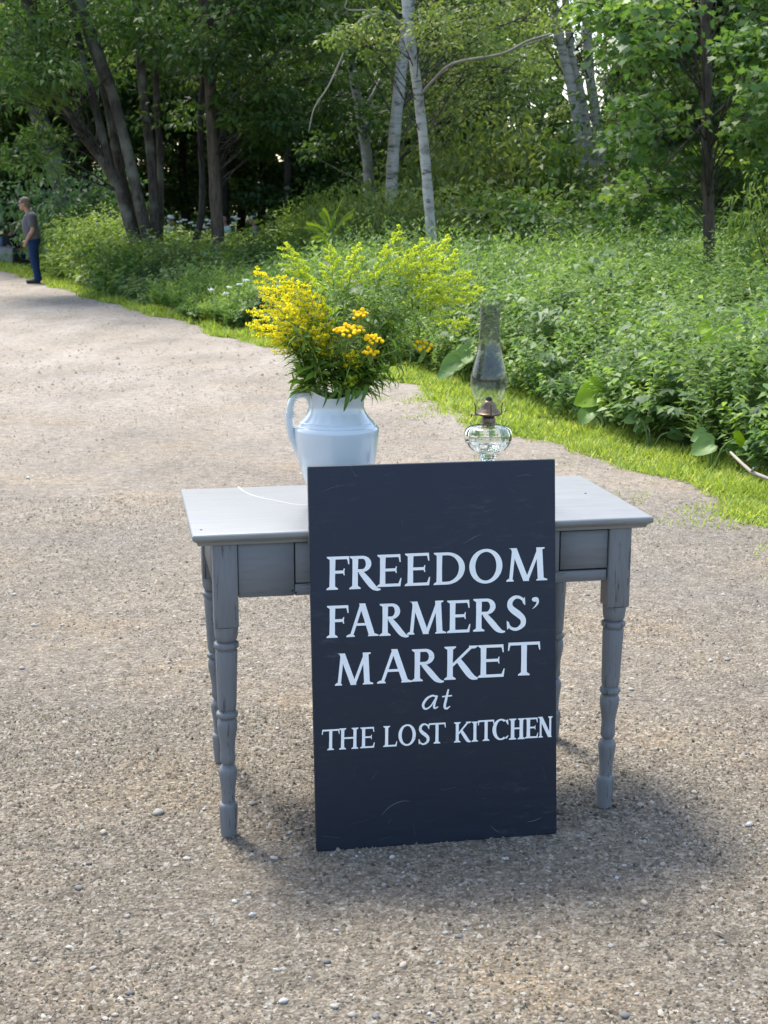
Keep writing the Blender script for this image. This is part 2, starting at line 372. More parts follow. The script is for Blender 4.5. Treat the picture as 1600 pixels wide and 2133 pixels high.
# grass blades on the verge
def blades(N, y0, y1, h, wd, seed, spill=0.0):
    r = np.random.default_rng(seed); y = y0+(y1-y0)*r.random(N)
    t = r.random(N)
    a = X1(y)+wob(y)-0.05; bb = X2(y)+0.25
    if spill: x = a - spill*r.random(N)**2.2*(0.5+0.5*np.sin(y*3.1)*np.sin(y*7.3+1))
    else: x = a + (bb-a)*t
    keep = r.random(N) < np.clip((x-a)*4+0.35+0.35*np.sin(y*5+x*6)*np.sin(x*9-y*3), 0.12, 1)*(0.72+0.28*np.sin(x*11+y*4)*np.sin(y*8-x*5)) if not spill else np.sin(y*2.3+x*3)+np.sin(y*5.7-x*8) > 0.25
    x = x[keep]; y = y[keep]; N = len(x)
    hh = h*(0.35+1.35*r.random(N)**2)*(1+0.4*np.sin(x*7+y*3)*np.sin(y*5-x*2)); an = r.random(N)*6.28; tl = 0.25+0.75*r.random(N)
    D = np.stack([np.cos(an)*tl, np.sin(an)*tl, np.ones(N)], 1)
    side = np.stack([-np.sin(an), np.cos(an), np.zeros(N)], 1)
    return leafs(np.stack([x,y,np.full(N,-0.003)],1), D, norm(np.cross(side, D)), hh, np.full(N, wd)*(0.6+0.8*r.random(N)), np.clip(r.normal(0.42,0.30,N),0,1), bend=-0.18, fold=0.2, wide=0.35)
V, F, q = merge(blades(52000, 4.5, 10, 0.05, 0.007, 11), blades(42000, 9.5, 18, 0.06, 0.011, 12), blades(26000, 17, 45, 0.09, 0.022, 13), blades(9000, 4.5, 14, 0.03, 0.006, 14, 0.8))
o = link('short_grass', mesh_np('short_grass', V, F, q), M['grass']); tag(o, 'short bright green grass along the edge of the path', 'grass', kind='stuff')
# ------------------------------------------------------------------ undergrowth
def plant_proto(kind, r):
    """leaf table of one plant of unit height: pos, dir, normal, length, width"""
    pos=[]; D=[]; N=[]; L=[]; W=[]
    if kind == 'ovate':          # branching, soft oval leaves
        for k in range(7):
            a = r.random()*6.28; h0 = 0.15+0.55*r.random(); ln = 0.22+0.22*r.random()
            for t in np.linspace(0.25, 1, 6):
                p = np.array((math.cos(a)*ln*t*0.8, math.sin(a)*ln*t*0.8, h0+ln*t*0.95))
                pos.append(p); b_ = a+(r.random()-0.5)*3.4; D.append((math.cos(b_), math.sin(b_), 0.15-0.6*r.random())); N.append((0.3*(r.random()-.5),0.3*(r.random()-.5),1)); L.append(0.075+0.05*r.random()); W.append(L[-1]*0.52)
    elif kind == 'narrow':       # goldenrod-like wands
        for k in range(3):
            a = r.random()*6.28; rr = 0.10*r.random(); lean = 0.16*r.random(); top = 0.8+0.25*r.random()
            for i, t in enumerate(np.linspace(0.28, 1, 17)):
                b_ = i*2.4+a; z = t*top
                pos.append((math.cos(a)*(rr+lean*t*t), math.sin(a)*(rr+lean*t*t), z)); D.append((math.cos(b_), math.sin(b_), 0.75-0.5*r.random())); N.append((-math.cos(b_)*.6, -math.sin(b_)*.6, 1)); L.append(0.12*(1.15-0.65*t)); W.append(0.022*(1.2-0.5*t))
    elif kind == 'feather':      # many thin upright sprigs
        for k in range(8):
            a = r.random()*6.28; rr = 0.14*r.random(); lean = 0.22*r.random(); top = 0.65+0.4*r.random()
            for i, t in enumerate(np.linspace(0.4, 1, 9)):
                b_ = i*2.4+a
                pos.append((math.cos(a)*(rr+lean*t), math.sin(a)*(rr+lean*t), t*top)); D.append((math.cos(b_), math.sin(b_), 0.9)); N.append((-math.cos(b_), -math.sin(b_), 0.8)); L.append(0.075); W.append(0.02)
    elif kind == 'broad':        # a few large soft leaves on arching stems
        for k in range(4):
            a = r.random()*6.28; ln = 0.3+0.25*r.random(); h0 = 0.5*r.random()
            for t in (0.5, 0.75, 1.0):
                for j in (-1, 0, 1):
                    b_ = a + j*0.9 + 0.2*r.normal()
                    pos.append((math.cos(a)*ln*t, math.sin(a)*ln*t, 0.35+h0*0.6+ln*t*0.9-0.35*ln*t*t)); D.append((math.cos(b_), math.sin(b_), -0.25)); N.append((0.2*r.normal(), 0.2*r.normal(), 1)); L.append(0.11+0.05*r.random()); W.append(L[-1]*0.62)
    return [np.array(x, dtype=float) for x in (pos, D, N, L, W)]
def scatter(kind, XY, H, seed, lsc=1.0, density_boost=None):
    r = np.random.default_rng(seed); out = []; nv = 8
    which = r.integers(0, nv, len(XY))
    for v in range(nv):
        pos, D, N, L, W = plant_proto(kind, r)
        idx = np.where(which == v)[0]; n_ = len(idx)
        if not n_: continue
        a = r.random(n_)*6.28; c, s = np.cos(a)[:,None], np.sin(a)[:,None]; h = H[idx]
        def rot(A): return np.stack([A[None,:,0]*c - A[None,:,1]*s, A[None,:,0]*s + A[None,:,1]*c, np.broadcast_to(A[None,:,2], (n_, len(A)))], 2)
        lean = (r.random((n_,2))-0.5)*0.35
        p = rot(pos); z = p[:,:,2]
        p = p*np.stack([0.35+0.65*h]*2+[h], 1)[:,None,:] if False else p*h[:,None,None]
        p[:,:,:2] += lean[:,None,:]*z[:,:,None]*h[:,None,None]
        p[:,:,:2] += XY[idx][:,None,:]
        ls = (lsc*(0.75+0.5*r.random(n_)))[:,None]
        base = r.normal(0.45, 0.24, n_)[:,None]
        q = np.clip(base + r.normal(0, 0.13, (n_, len(L))) + 0.0*z, 0, 1)
        out.append(leafs(p.reshape(-1,3), rot(D).reshape(-1,3)+r.normal(0,0.2,(n_*len(L),3)), rot(N).reshape(-1,3)+r.normal(0,0.25,(n_*len(L),3)), (L[None]*ls).ravel(), (W[None]*ls).ravel(), q.ravel()))
    return merge(*out)
def vnoise(x, y, s, seed=0):
    return (np.sin(x*s+seed)*np.cos(y*s*1.13+seed*2) + 0.6*np.sin(x*s*2.3+y*s*1.7+seed) + 0.4*np.cos(y*s*3.1-x*s*2.6+seed*3))/2
def brush_h(x, y):
    d = x - X2(y)
    h = np.interp(y, [5,9,13,18,24,30,45], [0.66,0.76,0.86,0.94,1.02,1.18,1.25])
    left = np.clip((-0.6-x)/1.2, 0, 1)*np.clip((25-y)/3, 0, 1)
    h = h*(1-0.40*left)
    a = x/np.maximum(y,1); h = h*(1-0.36*np.clip((y-27)/3,0,1)*np.clip((a+0.165)/0.012,0,1)*np.clip((-0.062-a)/0.012,0,1))
    return h*np.clip(0.42+d*0.75, 0.3, 1.0)*(1+0.34*vnoise(x, y, 1.3, 1.0)+0.22*vnoise(x,y,3.7,2))
def field(N, y0, y1, seed, xmin=None, dmax=99):
    r = np.random.default_rng(seed)
    y = np.sqrt(y0**2 + (y1**2-y0**2)*r.random(N)); x = (r.random(N)*2-1)*(0.285*y+1.1)
    k = (x > X2(y)+0.02+0.1*vnoise(x,y,2.1,5)) & (x < X2(y)+dmax) & ((vnoise(x,y,2.6,9.0) > -0.52) | (r.random(N) < 0.15)) & ((y < 32.5) | (x/y > -0.243))
    return np.stack([x[k], y[k]], 1)
def sow(name, mat, kind, N, y0, y1, seed, lsc, hmul, label, sel=None, dmax=99):
    XY = field(N, y0, y1, seed, dmax=dmax)
    if sel is not None: XY = XY[sel(XY[:,0], XY[:,1])]
    r = np.random.default_rng(seed+1)
    H = brush_h(XY[:,0], XY[:,1])*hmul*(0.75+0.4*r.random(len(XY)))
    V, F, q = scatter(kind, XY, H, seed, lsc)
    o = link(name, mesh_np(name, V, F, q), M[mat]); tag(o, label, 'undergrowth', kind='stuff'); return len(F)
tot = 0
pat = lambda x, y: vnoise(x, y, 0.55, 3.0)
tot += sow('leafy_undergrowth', 'brush', 'ovate', 7600, 6.5, 14.5, 31, 0.58, 1.0, 'bright green oval-leaved weeds beside the grass verge on the right', lambda x,y: pat(x,y) > -0.45)
tot += sow('wand_undergrowth', 'brush_cool', 'narrow', 2400, 6.5, 15.5, 33, 0.85, 1.15, 'narrow-leaved weeds standing among the oval-leaved ones', lambda x,y: pat(x,y) < 0.25)
tot += sow('broad_weeds', 'brush_cool', 'broad', 620, 6.5, 16, 51, 0.7, 1.1, 'larger-leaved weeds dotted through the bank on the right')
tot += sow('tall_weeds', 'brush_far', 'narrow', 620, 7, 17, 53, 0.8, 1.55, 'taller narrow weeds standing above the bank on the right', lambda x,y: vnoise(x,y,1.9,7) > 0.1)
tot += sow('feathery_undergrowth', 'brush', 'feather', 4200, 14, 22, 35, 1.15, 1.05, 'feathery light green brush behind the flowers and the lamp', lambda x,y: pat(x,y) > -0.4)
tot += sow('ditch_undergrowth', 'brush_cool', 'ovate', 3600, 14, 26, 37, 0.9, 0.95, 'blue green weeds in the hollow left of the flowers', lambda x,y: (pat(x,y) < 0.3))
tot += sow('far_undergrowth', 'brush_far', 'narrow', 3600, 24, 46, 39, 2.2, 1.0, 'yellow green weeds in front of the dark wood', None)
tot += sow('far_leafy_undergrowth', 'brush_far', 'ovate', 2200, 24, 46, 41, 1.4, 0.95, 'soft green weeds filling the clearing before the dark wood', None)

# ------------------------------------------------------------------ trees
def clump_leaves(C, Rr, n, size, r, kind='oval', flat=0.5, aspect=0.5, droop=0.25):
    """n leaves in each clump; C (k,3) centres, Rr (k,) radii"""
    k = len(C); g = r.normal(0, 1, (k*n, 3)); g = norm(g)*np.cbrt(r.random((k*n,1)))
    # leaves sit in sprays: several layers inside a clump
    Cc = np.repeat(C, n, 0); Rn = np.repeat(Rr, n)[:,None]
    lay = np.round((g[:,2]*0.5+0.5)*4)/4*2-1
    g[:,2] = 0.75*lay + 0.25*g[:,2] - droop*(g[:,0]**2+g[:,1]**2)
    p = Cc + g*Rn*np.array((1,1,flat))
    D = g*np.array((1,1,0.2)) + r.normal(0,0.45,(k*n,3)) + np.array((0,0,-0.25))
    N = np.array((0,0,1.0)) + r.normal(0,0.38,(k*n,3))
    L = size*(0.65+0.7*r.random(k*n))
    base = np.repeat(np.clip(r.normal(0.48,0.25,k),0,1), n)
    q = np.clip(base + r.normal(0,0.14,k*n), 0, 1)
    if kind == 'maple': return leafs_poly(p, D, N, L, MAPLE, q)
    return leafs(p, D, N, L, L*aspect, q)
def limbs(b, trunk_pts, C, Rr, r, rad=0.035, every=1):
    tp = np.asarray(trunk_pts)
    for i in range(0, len(C), every):
        c = C[i]; want = c[2] - 0.35*np.linalg.norm(c[:2]-tp[:, :2].mean(0)) - 0.2 + 0.5*r.normal()
        j = int(np.argmin(np.abs(tp[:,2]-max(want, 0.5*c[2]+0.5)))); s = tp[j]
        d = c - s; mid = s + d*0.5 + np.array((0,0,0.12*np.linalg.norm(d))) + r.normal(0,0.06,3)*np.linalg.norm(d)
        pts = smooth_path([s, mid, c], 4); ln = np.linalg.norm(d)
        b.tube(pts, np.linspace(rad*(0.35+0.10*ln), 0.005, len(pts)), 5, cap=False)
        for k in range(2):       # twigs
            e = c + r.normal(0,0.5,3)*Rr[i]; b.tube([pts[-3], (pts[-3]+e)/2+(0,0,0.05), e], [0.012,0.008,0.004], 3, cap=False)
def trunk_line(px, Y, top, lean=None):
    """traced pixels (bottom first) at depth Y -> ground to top height"""
    pts = [P(u, v, Y if np.isscalar(Y) else Y[i]) for i, (u, v) in enumerate(px)]
    d0 = pts[0]-pts[min(1,len(pts)-1)]; k = pts[0][2]/max(1e-3, -d0[2]) if d0[2] < -1e-3 else 0
    base = pts[0] + d0*min(k, 3); base[2] = -0.05
    if pts[0][2] > 0.15: pts = [base] + pts
    else: pts[0][2] = -0.05
    d = norm(pts[-1]-pts[-2]); z = pts[-1][2]
    while z < top:
        d = norm(d*0.85 + np.array((0,0,0.15))); q = pts[-1]+d*1.2; pts.append(q); z = q[2]
    return np.array(pts)
def tree(name, label, lines, bark_m, leaf_m, clumps, n, size, seed, kind='oval', aspect=0.5, flat=0.5, group='trees at the edge of the wood', extra=None, limb_every=1, limb_rad=0.03):
    """lines: list of (points, r0, r1); clumps: (C, R)"""
    r = np.random.default_rng(seed)
    base = lines[0][0][0]; t = empty(name, (base[0], base[1], 0))
    off = np.array((base[0], base[1], 0)); b = MB()
    for pts, r0, r1 in lines:
        sp = smooth_path(pts, 5); tt = np.linspace(0, 1, len(sp)); rr = r0 + (r1-r0)*tt; rr = rr*(1+0.35*np.exp(-np.clip(sp[:,2],0,9)/0.25)) if pts is lines[0][0] else rr
        rr = rr*(1+0.05*np.sin(np.arange(len(sp))*1.9))
        b.tube(sp-off, rr, 10)
    C, Rr = clumps
    tk = b.build('trunk', M[bark_m], t, True); b = MB()
    limbs(b, smooth_path(lines[0][0],6)-off, C-off, Rr, r, limb_rad, limb_every); b.build('branches', M['bark_dark'], tk, True)['kind'] = 'stuff'
    V, F, q = clump_leaves(C-off, Rr, n, size, r, kind, flat, aspect)
    link('crown', mesh_np('crown', V, F, q), M[leaf_m], t)
    if extra:
        b2 = MB()
        for pts, r0, r1 in extra:
            sp = smooth_path(pts, 6)-off; b2.tube(sp, np.linspace(r0, r1, len(sp)), 6)
        b2.build('bare_branch', M['twig'], t, True)
    tag(t, label, 'tree', group); return t
def px_clumps(boxes, seed):
    """boxes: (u0,u1,v0,v1,Y0,Y1,count,r0,r1)"""
    r = np.random.default_rng(seed); C = []; Rr = []
    for (u0,u1,v0,v1,Y0,Y1,c,r0,r1) in boxes:
        for i in range(c):
            C.append(P(u0+(u1-u0)*r.random(), v0+(v1-v0)*r.random(), Y0+(Y1-Y0)*r.random())); Rr.append(r0+(r1-r0)*r.random())
    return C, Rr
def upper(cx, cy_, z0, z1, rad, c, seed, r0=0.8, r1=1.3):
    r = np.random.default_rng(seed); C = []; Rr = []
    for i in range(c):
        a = r.random()*6.28; t = r.random(); k = math.sqrt(r.random())*rad*(1-0.5*t)
        C.append(np.array((cx+math.cos(a)*k, cy_+math.sin(a)*k, z0+(z1-z0)*t))); Rr.append(r0+(r1-r0)*r.random())
    return C, Rr
def both(a, b): return np.array(a[0]+b[0]), np.array(a[1]+b[1])

# leaning grey tree far left
ln = trunk_line([(150,462),(118,360),(88,265),(66,190)], 40, 12)
tree('old_tree', 'thick grey leaning trunk behind the standing man, far left', [(ln, 0.30, 0.12)], 'bark_grey', 'leaf_dark',
     both(px_clumps([(-120,120,-60,170,37,42,22,0.7,1.1),(130,300,200,420,42,45,6,0.6,0.9)], 1), upper(ln[-1][0], 40, 8.5, 14, 4.5, 46, 2)), 150, 0.17, 3)
# big multi-stemmed tree
Yb = 27.0
s1 = trunk_line([(292,540),(240,375),(160,258),(112,150)], Yb, 9)
s2 = np.array([P(228,345,Yb),P(208,260,Yb+.1),P(188,180,Yb+.2),P(160,60,Yb+.4),P(140,-60,Yb+.5)])
s3 = trunk_line([(290,520),(247,335),(215,170),(186,80),(150,-60)], Yb+0.35, 11)
s4 = trunk_line([(316,540),(275,355),(240,215),(205,110),(150,-40)], Yb-0.2, 12)
s5 = trunk_line([(326,530),(316,335),(302,230),(288,60),(280,-60)], Yb+0.25, 12)
s6 = trunk_line([(334,510),(334,330),(326,200),(325,40)], Yb+0.6, 11)
bx = px_clumps([(-60,330,-80,70,25,30,30,0.5,0.85),(-40,120,40,200,24.5,27,16,0.4,0.7),(130,260,60,170,28,30,5,.4,.6),(0,110,235,345,25,27,5,0.35,0.55)], 4)
tree('many_stemmed_tree', 'clump of dark leaning trunks rising from one base at the left', [(s1,.125,.07),(s2,.085,.05),(s3,.095,.05),(s4,.115,.06),(s5,.10,.05),(s6,.07,.04)], 'bark_grey', 'leaf_mid',
     both(bx, upper(-5.5, 27, 6.5, 13, 4.2, 50, 5)), 170, 0.15, 6, aspect=0.36)
# slender trees to its right
ln = trunk_line([(398,530),(418,460),(422,380),(418,250),(430,100)], 28, 9)
tree('sapling', 'thin dark bent sapling trunk just left of the tall straight trunk', [(ln, .075, .04)], 'bark_dark', 'leaf_dark',
     both(px_clumps([(300,470,60,260,27,31,10,0.5,0.8)], 7), upper(ln[-1][0], 28, 5, 9, 2.2, 14, 8)), 150, 0.13, 9)
ln = trunk_line([(456,530),(450,420),(444,300),(436,140),(424,0),(418,-120)], 26.5, 13)
tree('straight_tree', 'tall straight rough brown trunk left of the flowers', [(ln, .125, .07)], 'bark_brown', 'leaf_dark',
     both(px_clumps([(330,720,-60,150,24.5,30,34,0.5,0.9),(460,720,150,270,25,30,15,0.45,0.8),(520,590,255,330,26,27,4,0.25,0.4)], 10), upper(ln[-1][0], 27, 6.5, 13, 4, 44, 11)), 165, 0.145, 12, flat=0.35)
ln = trunk_line([(772,425),(765,330),(757,280),(748,225),(735,150)], 33, 10)
tree('pale_tree', 'slim pale grey trunk with small forks, left of the two white birches', [(ln, .13, .07), (np.array([P(752,240,33),P(775,200,33),P(792,165,33.2)]),.05,.03)], 'birch_dull', 'leaf_dark',
     both(px_clumps([(590,830,60,250,32,36,20,0.6,1.0),(620,760,220,330,34,37,5,0.5,0.8)], 13), upper(ln[-1][0], 33, 7, 12, 3.5, 30, 14)), 150, 0.16, 15)
ln = trunk_line([(814,440),(817,360),(825,250),(838,130),(850,40),(858,-60)], 28, 12)
tree('birch', 'stout white birch trunk leaning right behind the thinner birch', [(ln, .125, .08)], 'birch', 'leaf_light',
     both(px_clumps([(840,1010,40,250,29,33,14,0.5,0.8),(700,800,-60,60,29,32,8,0.5,0.8)], 16), upper(ln[-1][0]+1, 29, 6.5, 12, 3.5, 20, 17)), 170, 0.10, 18, group='birches')
ln = trunk_line([(903,545),(893,420),(884,310),(868,170),(852,60),(846,0),(842,-90)], 21, 10)
ex = [(np.array([P(879,195,21),P(905,165,20.8),P(945,132,20.6),P(1045,112,20.3),P(1100,85,20.2),P(1150,70,20)]), .030, .010),
      (np.array([P(842,52,21),P(795,30,20.7),P(745,48,20.5),P(712,120,20.3),P(685,178,20.2),P(655,225,20.1),P(643,275,20)]), .022, .005),
      (np.array([P(850,70,21),P(800,25,20.8),P(725,20,20.6),P(722,0,20.6)]), .016, .006),
      (np.array([P(1045,112,20.3),P(1180,68,20.1),P(1280,80,20)]), .010, .004)]
tree('birch', 'slender white birch with a long bare curved branch, right of centre', [(ln, .080, .048)], 'birch', 'leaf_light',
     both(px_clumps([(880,1160,-40,90,19.5,23,20,0.35,0.6),(690,800,10,110,19.5,21,7,0.25,0.4),(940,1120,90,200,21,24,10,0.35,0.55)], 19), upper(ln[-1][0]+.6, 21, 5.3, 10, 2.4, 18, 20, 0.5, 0.9)), 150, 0.075, 21, group='birches', extra=ex, limb_rad=0.016)
# birches on the right by the gap in the trees
for (px, w0, lab, sd) in [([(1224,395),(1212,310),(1190,180),(1168,90),(1150,0)], .12, 'leftmost of the leaning birches by the bright gap in the trees', 22),
                     ([(1240,390),(1228,300),(1212,200),(1194,130),(1180,20)], .10, 'middle birch trunk of the three by the bright gap in the trees', 24),
                     ([(1264,430),(1252,310),(1240,230),(1228,150),(1222,40)], .125, 'rightmost of the three birches by the bright gap in the trees', 26)]:
    ln = trunk_line(px, 31+0.2*(sd-22), 12)
    tree('birch', lab, [(ln, w0, w0*.6)], 'birch', 'leaf_light', both(px_clumps([(1080,1180,-60,110,30,34,5,0.5,0.8),(1290,1400,-60,90,30,33,4,.4,.7),(1150,1320,70,290,33,36,5,.35,.6)], sd), upper(ln[-1][0], 32, 8.2, 12.5, 2.6, 12, sd+1)), 140, 0.11, sd+60, group='birches')
ln = trunk_line([(1308,390),(1322,310),(1332,240),(1334,150)], 29, 8)
tree('sapling', 'thin pale sapling stem right of the three birches', [(ln, .045, .03)], 'birch_dull', 'leaf_light',
     both(px_clumps([(1280,1380,90,300,28,31,9,0.3,0.5)], 28), upper(ln[-1][0], 29, 5.5, 8, 1.6, 8, 29, .5, .8)), 120, 0.10, 30)
# maple on the right, nearest tree
ln = trunk_line([(1479,615),(1477,480),(1474,350),(1472,200),(1471,60),(1470,-80)], 17, 9)
mx = px_clumps([(1290,1600,-60,110,14.5,18.5,34,0.32,0.55),(1330,1620,90,260,14.5,18,26,0.30,0.5),(1300,1470,240,330,15,18,9,0.28,0.42),(1390,1620,240,400,15.5,19,18,0.30,0.48),(1270,1400,370,440,17,19,7,0.28,0.4),(1240,1330,-20,60,16,18,6,.3,.45)], 31)
for i_, c_ in enumerate(mx[0]):
    u_ = 800 + FPX*c_[0]/(c_[1]*CP-(c_[2]-CAM_H)*SP)
    if abs(u_-1474) < 75 and c_[1] < 17.4: mx[0][i_] = c_*np.array((1,1,1)) + np.array((0.0, 17.9-c_[1], 0.0)) if abs(u_-1474) > 30 else P(u_, 60-200*((i_*37)%10)/10.0, 18.2)
tree('maple_tree', 'dark maple trunk with low leafy boughs at the right edge', [(ln, .075, .05), (np.array([P(1385,345,16),P(1440,285,16.4),P(1480,245,16.8)]), .012, .02), (np.array([P(1476,250,17),P(1530,205,16.2),P(1610,150,15.5)]), .022, .012)], 'bark_brown', 'leaf_mid',
     both(mx, upper(4.6, 17, 3.9, 8.5, 3, 40, 32, 0.5, 0.8)), 96, 0.092, 33, kind='maple', flat=0.45, limb_rad=0.014)

# trees further back: three kinds, copied
def generic(seed, leaf_m, z0, z1, rad, c, n, size, aspect=0.55):
    r = np.random.default_rng(seed); C, Rr = upper(0, 0, z0, z1, rad, c, seed, 0.75, 1.25); C = np.array(C); Rr = np.array(Rr)
    b = MB(); pts = smooth_path([(0,0,-0.1),(r.normal(0,.1),r.normal(0,.1),3),(r.normal(0,.2),r.normal(0,.2),6),(r.normal(0,.3),r.normal(0,.3),z1*0.85)], 5)
    b.tube(pts, np.linspace(0.17, 0.05, len(pts)), 8); limbs(b, pts, C, Rr, r, 0.03, 2)
    tm = b.mesh('trunk'); tm.materials.append(M['bark_dark'])
    V, F, q = clump_leaves(C, Rr, n, size, r, 'oval', 0.5, aspect)
    cm = mesh_np('crown', V, F, q); cm.materials.append(M[leaf_m]); return tm, cm
G = [generic(101, 'leaf_dark', 1.6, 13, 3.4, 80, 130, 0.20), generic(102, 'leaf_mid', 1.2, 12, 3.0, 62, 130, 0.18), generic(103, 'leaf_light', 1.0, 11, 2.7, 52, 130, 0.15), generic(104, 'leaf_dark', 3.6, 14, 3.8, 75, 130, 0.20)]
GN = ['dark broadleaf tree deep in the wood', 'mid green broadleaf tree in the second row of the wood', 'light olive green tree in the second row of the wood', 'high-crowned tree with a bare dark trunk deep in the wood']
LM = [(-860,'farthest out past the left edge'),(-700,'far out past the left edge'),(-560,'well past the left edge'),(-440,'some way past the left edge'),(-320,'beyond the left edge'),(-170,'past the left edge'),(-40,'behind the low stone wall'),(60,'behind the standing man'),(130,'behind the thick leaning trunk'),(200,'left of the many-stemmed tree'),(290,'behind the many-stemmed tree'),(360,'right of the many-stemmed tree'),(430,'behind the straight brown trunk'),(490,'behind the bald seated person'),(540,'behind the grey-haired seated person'),(600,'right of the seated people'),(670,'behind the fern-like shoot'),(740,'behind the slim pale trunk'),(800,'left of the stout birch'),(860,'between the two birch trunks'),(920,'just right of the slender birch'),(980,'under the curved bare branch'),(1480,'behind the maple trunk'),(1540,'right of the maple trunk'),(1600,'behind the pale shrub at the right edge'),(1740,'past the right edge'),(1860,'beyond the right edge'),(1980,'well past the right edge'),(2120,'farthest out past the right edge')]
used_l = set()
def tree_label(u, Y, k):
    w_ = min(LM, key=lambda q: abs(q[0]-u))[1]; row = 'front row' if Y < 41 else ('second row' if Y < 49 else ('third row' if Y < 55 else 'back row'))
    l = ['dark tree','mid green tree','light olive tree','high-crowned dark tree'][k] + ' in the wood, ' + row + ', ' + w_
    if l in used_l: l = l.replace(' in the wood', ' (right)')
    used_l.add(l); return l
r = np.random.default_rng(77); spots = []
for (u, Y, k, s) in [(-60,46,0,1),(30,52,3,1),(100,49,0,1),(190,47,3,1.05),(260,52,0,1),(330,46,3,1),(400,50,0,1.05),(470,47,3,1),(540,51,0,1),(600,45,3,1),(660,48,0,1),(720,44,0,.95),(690,54,0,1),(790,47,0,1),(850,40,1,.95),(920,38,2,.85),(960,42,1,1),(1000,37,2,.7),(940,52,0,1),(960,46,1,.95),
                     (1520,40,1,1),(1600,34,1,.9),(1480,50,0,1),(1500,38,0,1),(1570,32,1,.9),(1640,38,0,1),(1480,27,0,.75),(1620,26,1,.8),(1580,46,0,1),
                     (-140,44,0,1),(-200,52,3,1),(1720,44,0,1),(1760,30,1,.9),(60,58,0,1.1),(290,58,0,1.1),(500,58,0,1.1),(620,58,0,1.1),(780,56,0,1.1),(900,56,0,1.1),(160,60,0,1.1),(1450,58,0,1.05),(-320,47,0,1),(-440,50,1,1),(-560,46,0,1),(-700,50,3,1),(-860,47,0,1),(1860,34,0,1),(1980,38,1,1),(2120,36,0,1)]:
    p = P(u, 600, Y); t = empty('woodland_tree', (p[0], Y, 0), r.random()*6.28); t.scale = (s, s, s)
    link('trunk', G[k][0], None, t); link('crown', G[k][1], None, t); tag(t, tree_label(u, Y, k), 'tree', ['deep dark trees of the wood','mid green trees of the wood','olive trees of the wood','high-crowned trees of the wood'][k])
# the wood beyond reads as one mass
r = np.random.default_rng(88); N = 42000
y = 62+22*r.random(N); u = -0.70+1.22*r.random(N); top = 13 - 9.0*np.exp(-((u-0.136)/0.026)**2) - 4*np.exp(-((u+0.262)/0.012)**2)
z = top*r.random(N)**0.8
V, F, q = leafs(np.stack([u*y, y, z],1), r.normal(0,1,(N,3)), np.array((0,-0.5,0.7))+r.normal(0,.5,(N,3)), 0.35+0.6*r.random(N), 0.25+0.4*r.random(N), np.clip(r.normal(.4,.2,N),0,1))
o = link('far_wood', mesh_np('far_wood', V, F, q), M['leaf_dark']); tag(o, 'dark mass of the far wood behind all the trunks', 'wood', kind='stuff')

# shrubs
def shrub_proto(seed, leaf_m, c, n, size, aspect):
    r = np.random.default_rng(seed); C = []; Rr = []
    for i in range(c):
        a = r.random()*6.28; k = math.sqrt(r.random())*0.85; z = (0.25+0.75*r.random()*(1-0.55*k*k))
        C.append((math.cos(a)*k, math.sin(a)*k, z)); Rr.append(0.22+0.16*r.random())
    C = np.array(C); Rr = np.array(Rr); b = MB()
    for c_ in C[::2]:
        b.tube(smooth_path([(c_[0]*.1,c_[1]*.1,-0.03),(c_[0]*.5,c_[1]*.5,c_[2]*.55),tuple(c_)],3), np.linspace(.014,.004,7), 4)
    sm = b.mesh('stems'); sm.materials.append(M['bark_brown'])
    V, F, q = clump_leaves(C, Rr, n, size, r, 'oval', 0.7, aspect); cm = mesh_np('foliage', V, F, q); cm.materials.append(M[leaf_m]); return sm, cm
SH = [shrub_proto(201,'leaf_mid',46,85,0.085,0.5), shrub_proto(202,'leaf_light',46,85,0.075,0.45), shrub_proto(203,'leaf_blue',46,85,0.08,0.5), shrub_proto(204,'brush_far',46,90,0.07,0.3)]
r = np.random.default_rng(5)
for (u, Y, k, sw, sh, lab) in [
    (1655,14.0,3,0.85,1.75,'tall pale shrub with drooping leaves at the right edge below the maple'),
    (1395,24,0,1.5,1.5,'dark green shrub left of the maple trunk'),
    (1300,26,0,1.7,1.75,'shrub below the thin pale sapling'),
    (1195,26,1,1.6,1.7,'olive shrub below the three leaning birches'),
    (1085,25,0,1.7,1.75,'wide green shrub left of the three leaning birches'),
    (985,25.5,1,1.6,1.8,'olive shrub just right of the slender birch'),
    (935,29,1,1.7,2.9,'tall olive shrub behind the slender birch'),
    (1040,30,1,1.9,3.2,'tall loose shrub between the slender birch and the three birches'),
    (1140,30,0,1.8,2.9,'tall green shrub under the bright gap in the trees'),
    (840,25,1,1.2,1.75,'pale shrub at the foot of the stout birch'),
    (770,24.5,1,1.1,1.75,'pale grey green shrub above the middle of the flowers'),
    (715,27,3,1.2,1.9,'yellow green shrub behind the fern-like shoot'),
    (640,29,3,0.8,1.7,'light green shrub right of the seated people'),
    (235,29.5,3,1.3,1.35,'light green bush right behind the standing man'),
    (165,31,3,0.85,1.3,'light bush between the standing man and the thick leaning trunk'),
    (300,25.5,0,1.2,0.95,'dark low bush around the foot of the many-stemmed tree'),
    (345,24.6,2,0.9,0.7,'small bluish bush right of the many-stemmed tree'),
    (400,25,2,1.0,0.8,'bluish low bush at the foot of the thin bent sapling'),
    (170,34,2,1.9,2.6,'tall bluish sapling bush behind the left trunks'),
    (1480,21,2,1.3,1.2,'bluish bush behind the maple trunk'),
    (520,26,2,1.5,0.95,'bluish green bush left of the flowers')]:
    p = P(u, 600, Y); t = empty('shrub', (p[0], Y, 0), r.random()*6.28); t.scale = (sw, sw, sh)
    link('stems', SH[k][0], None, t); link('foliage', SH[k][1], None, t); tag(t, lab, 'shrub', 'shrubs at the edge of the wood')
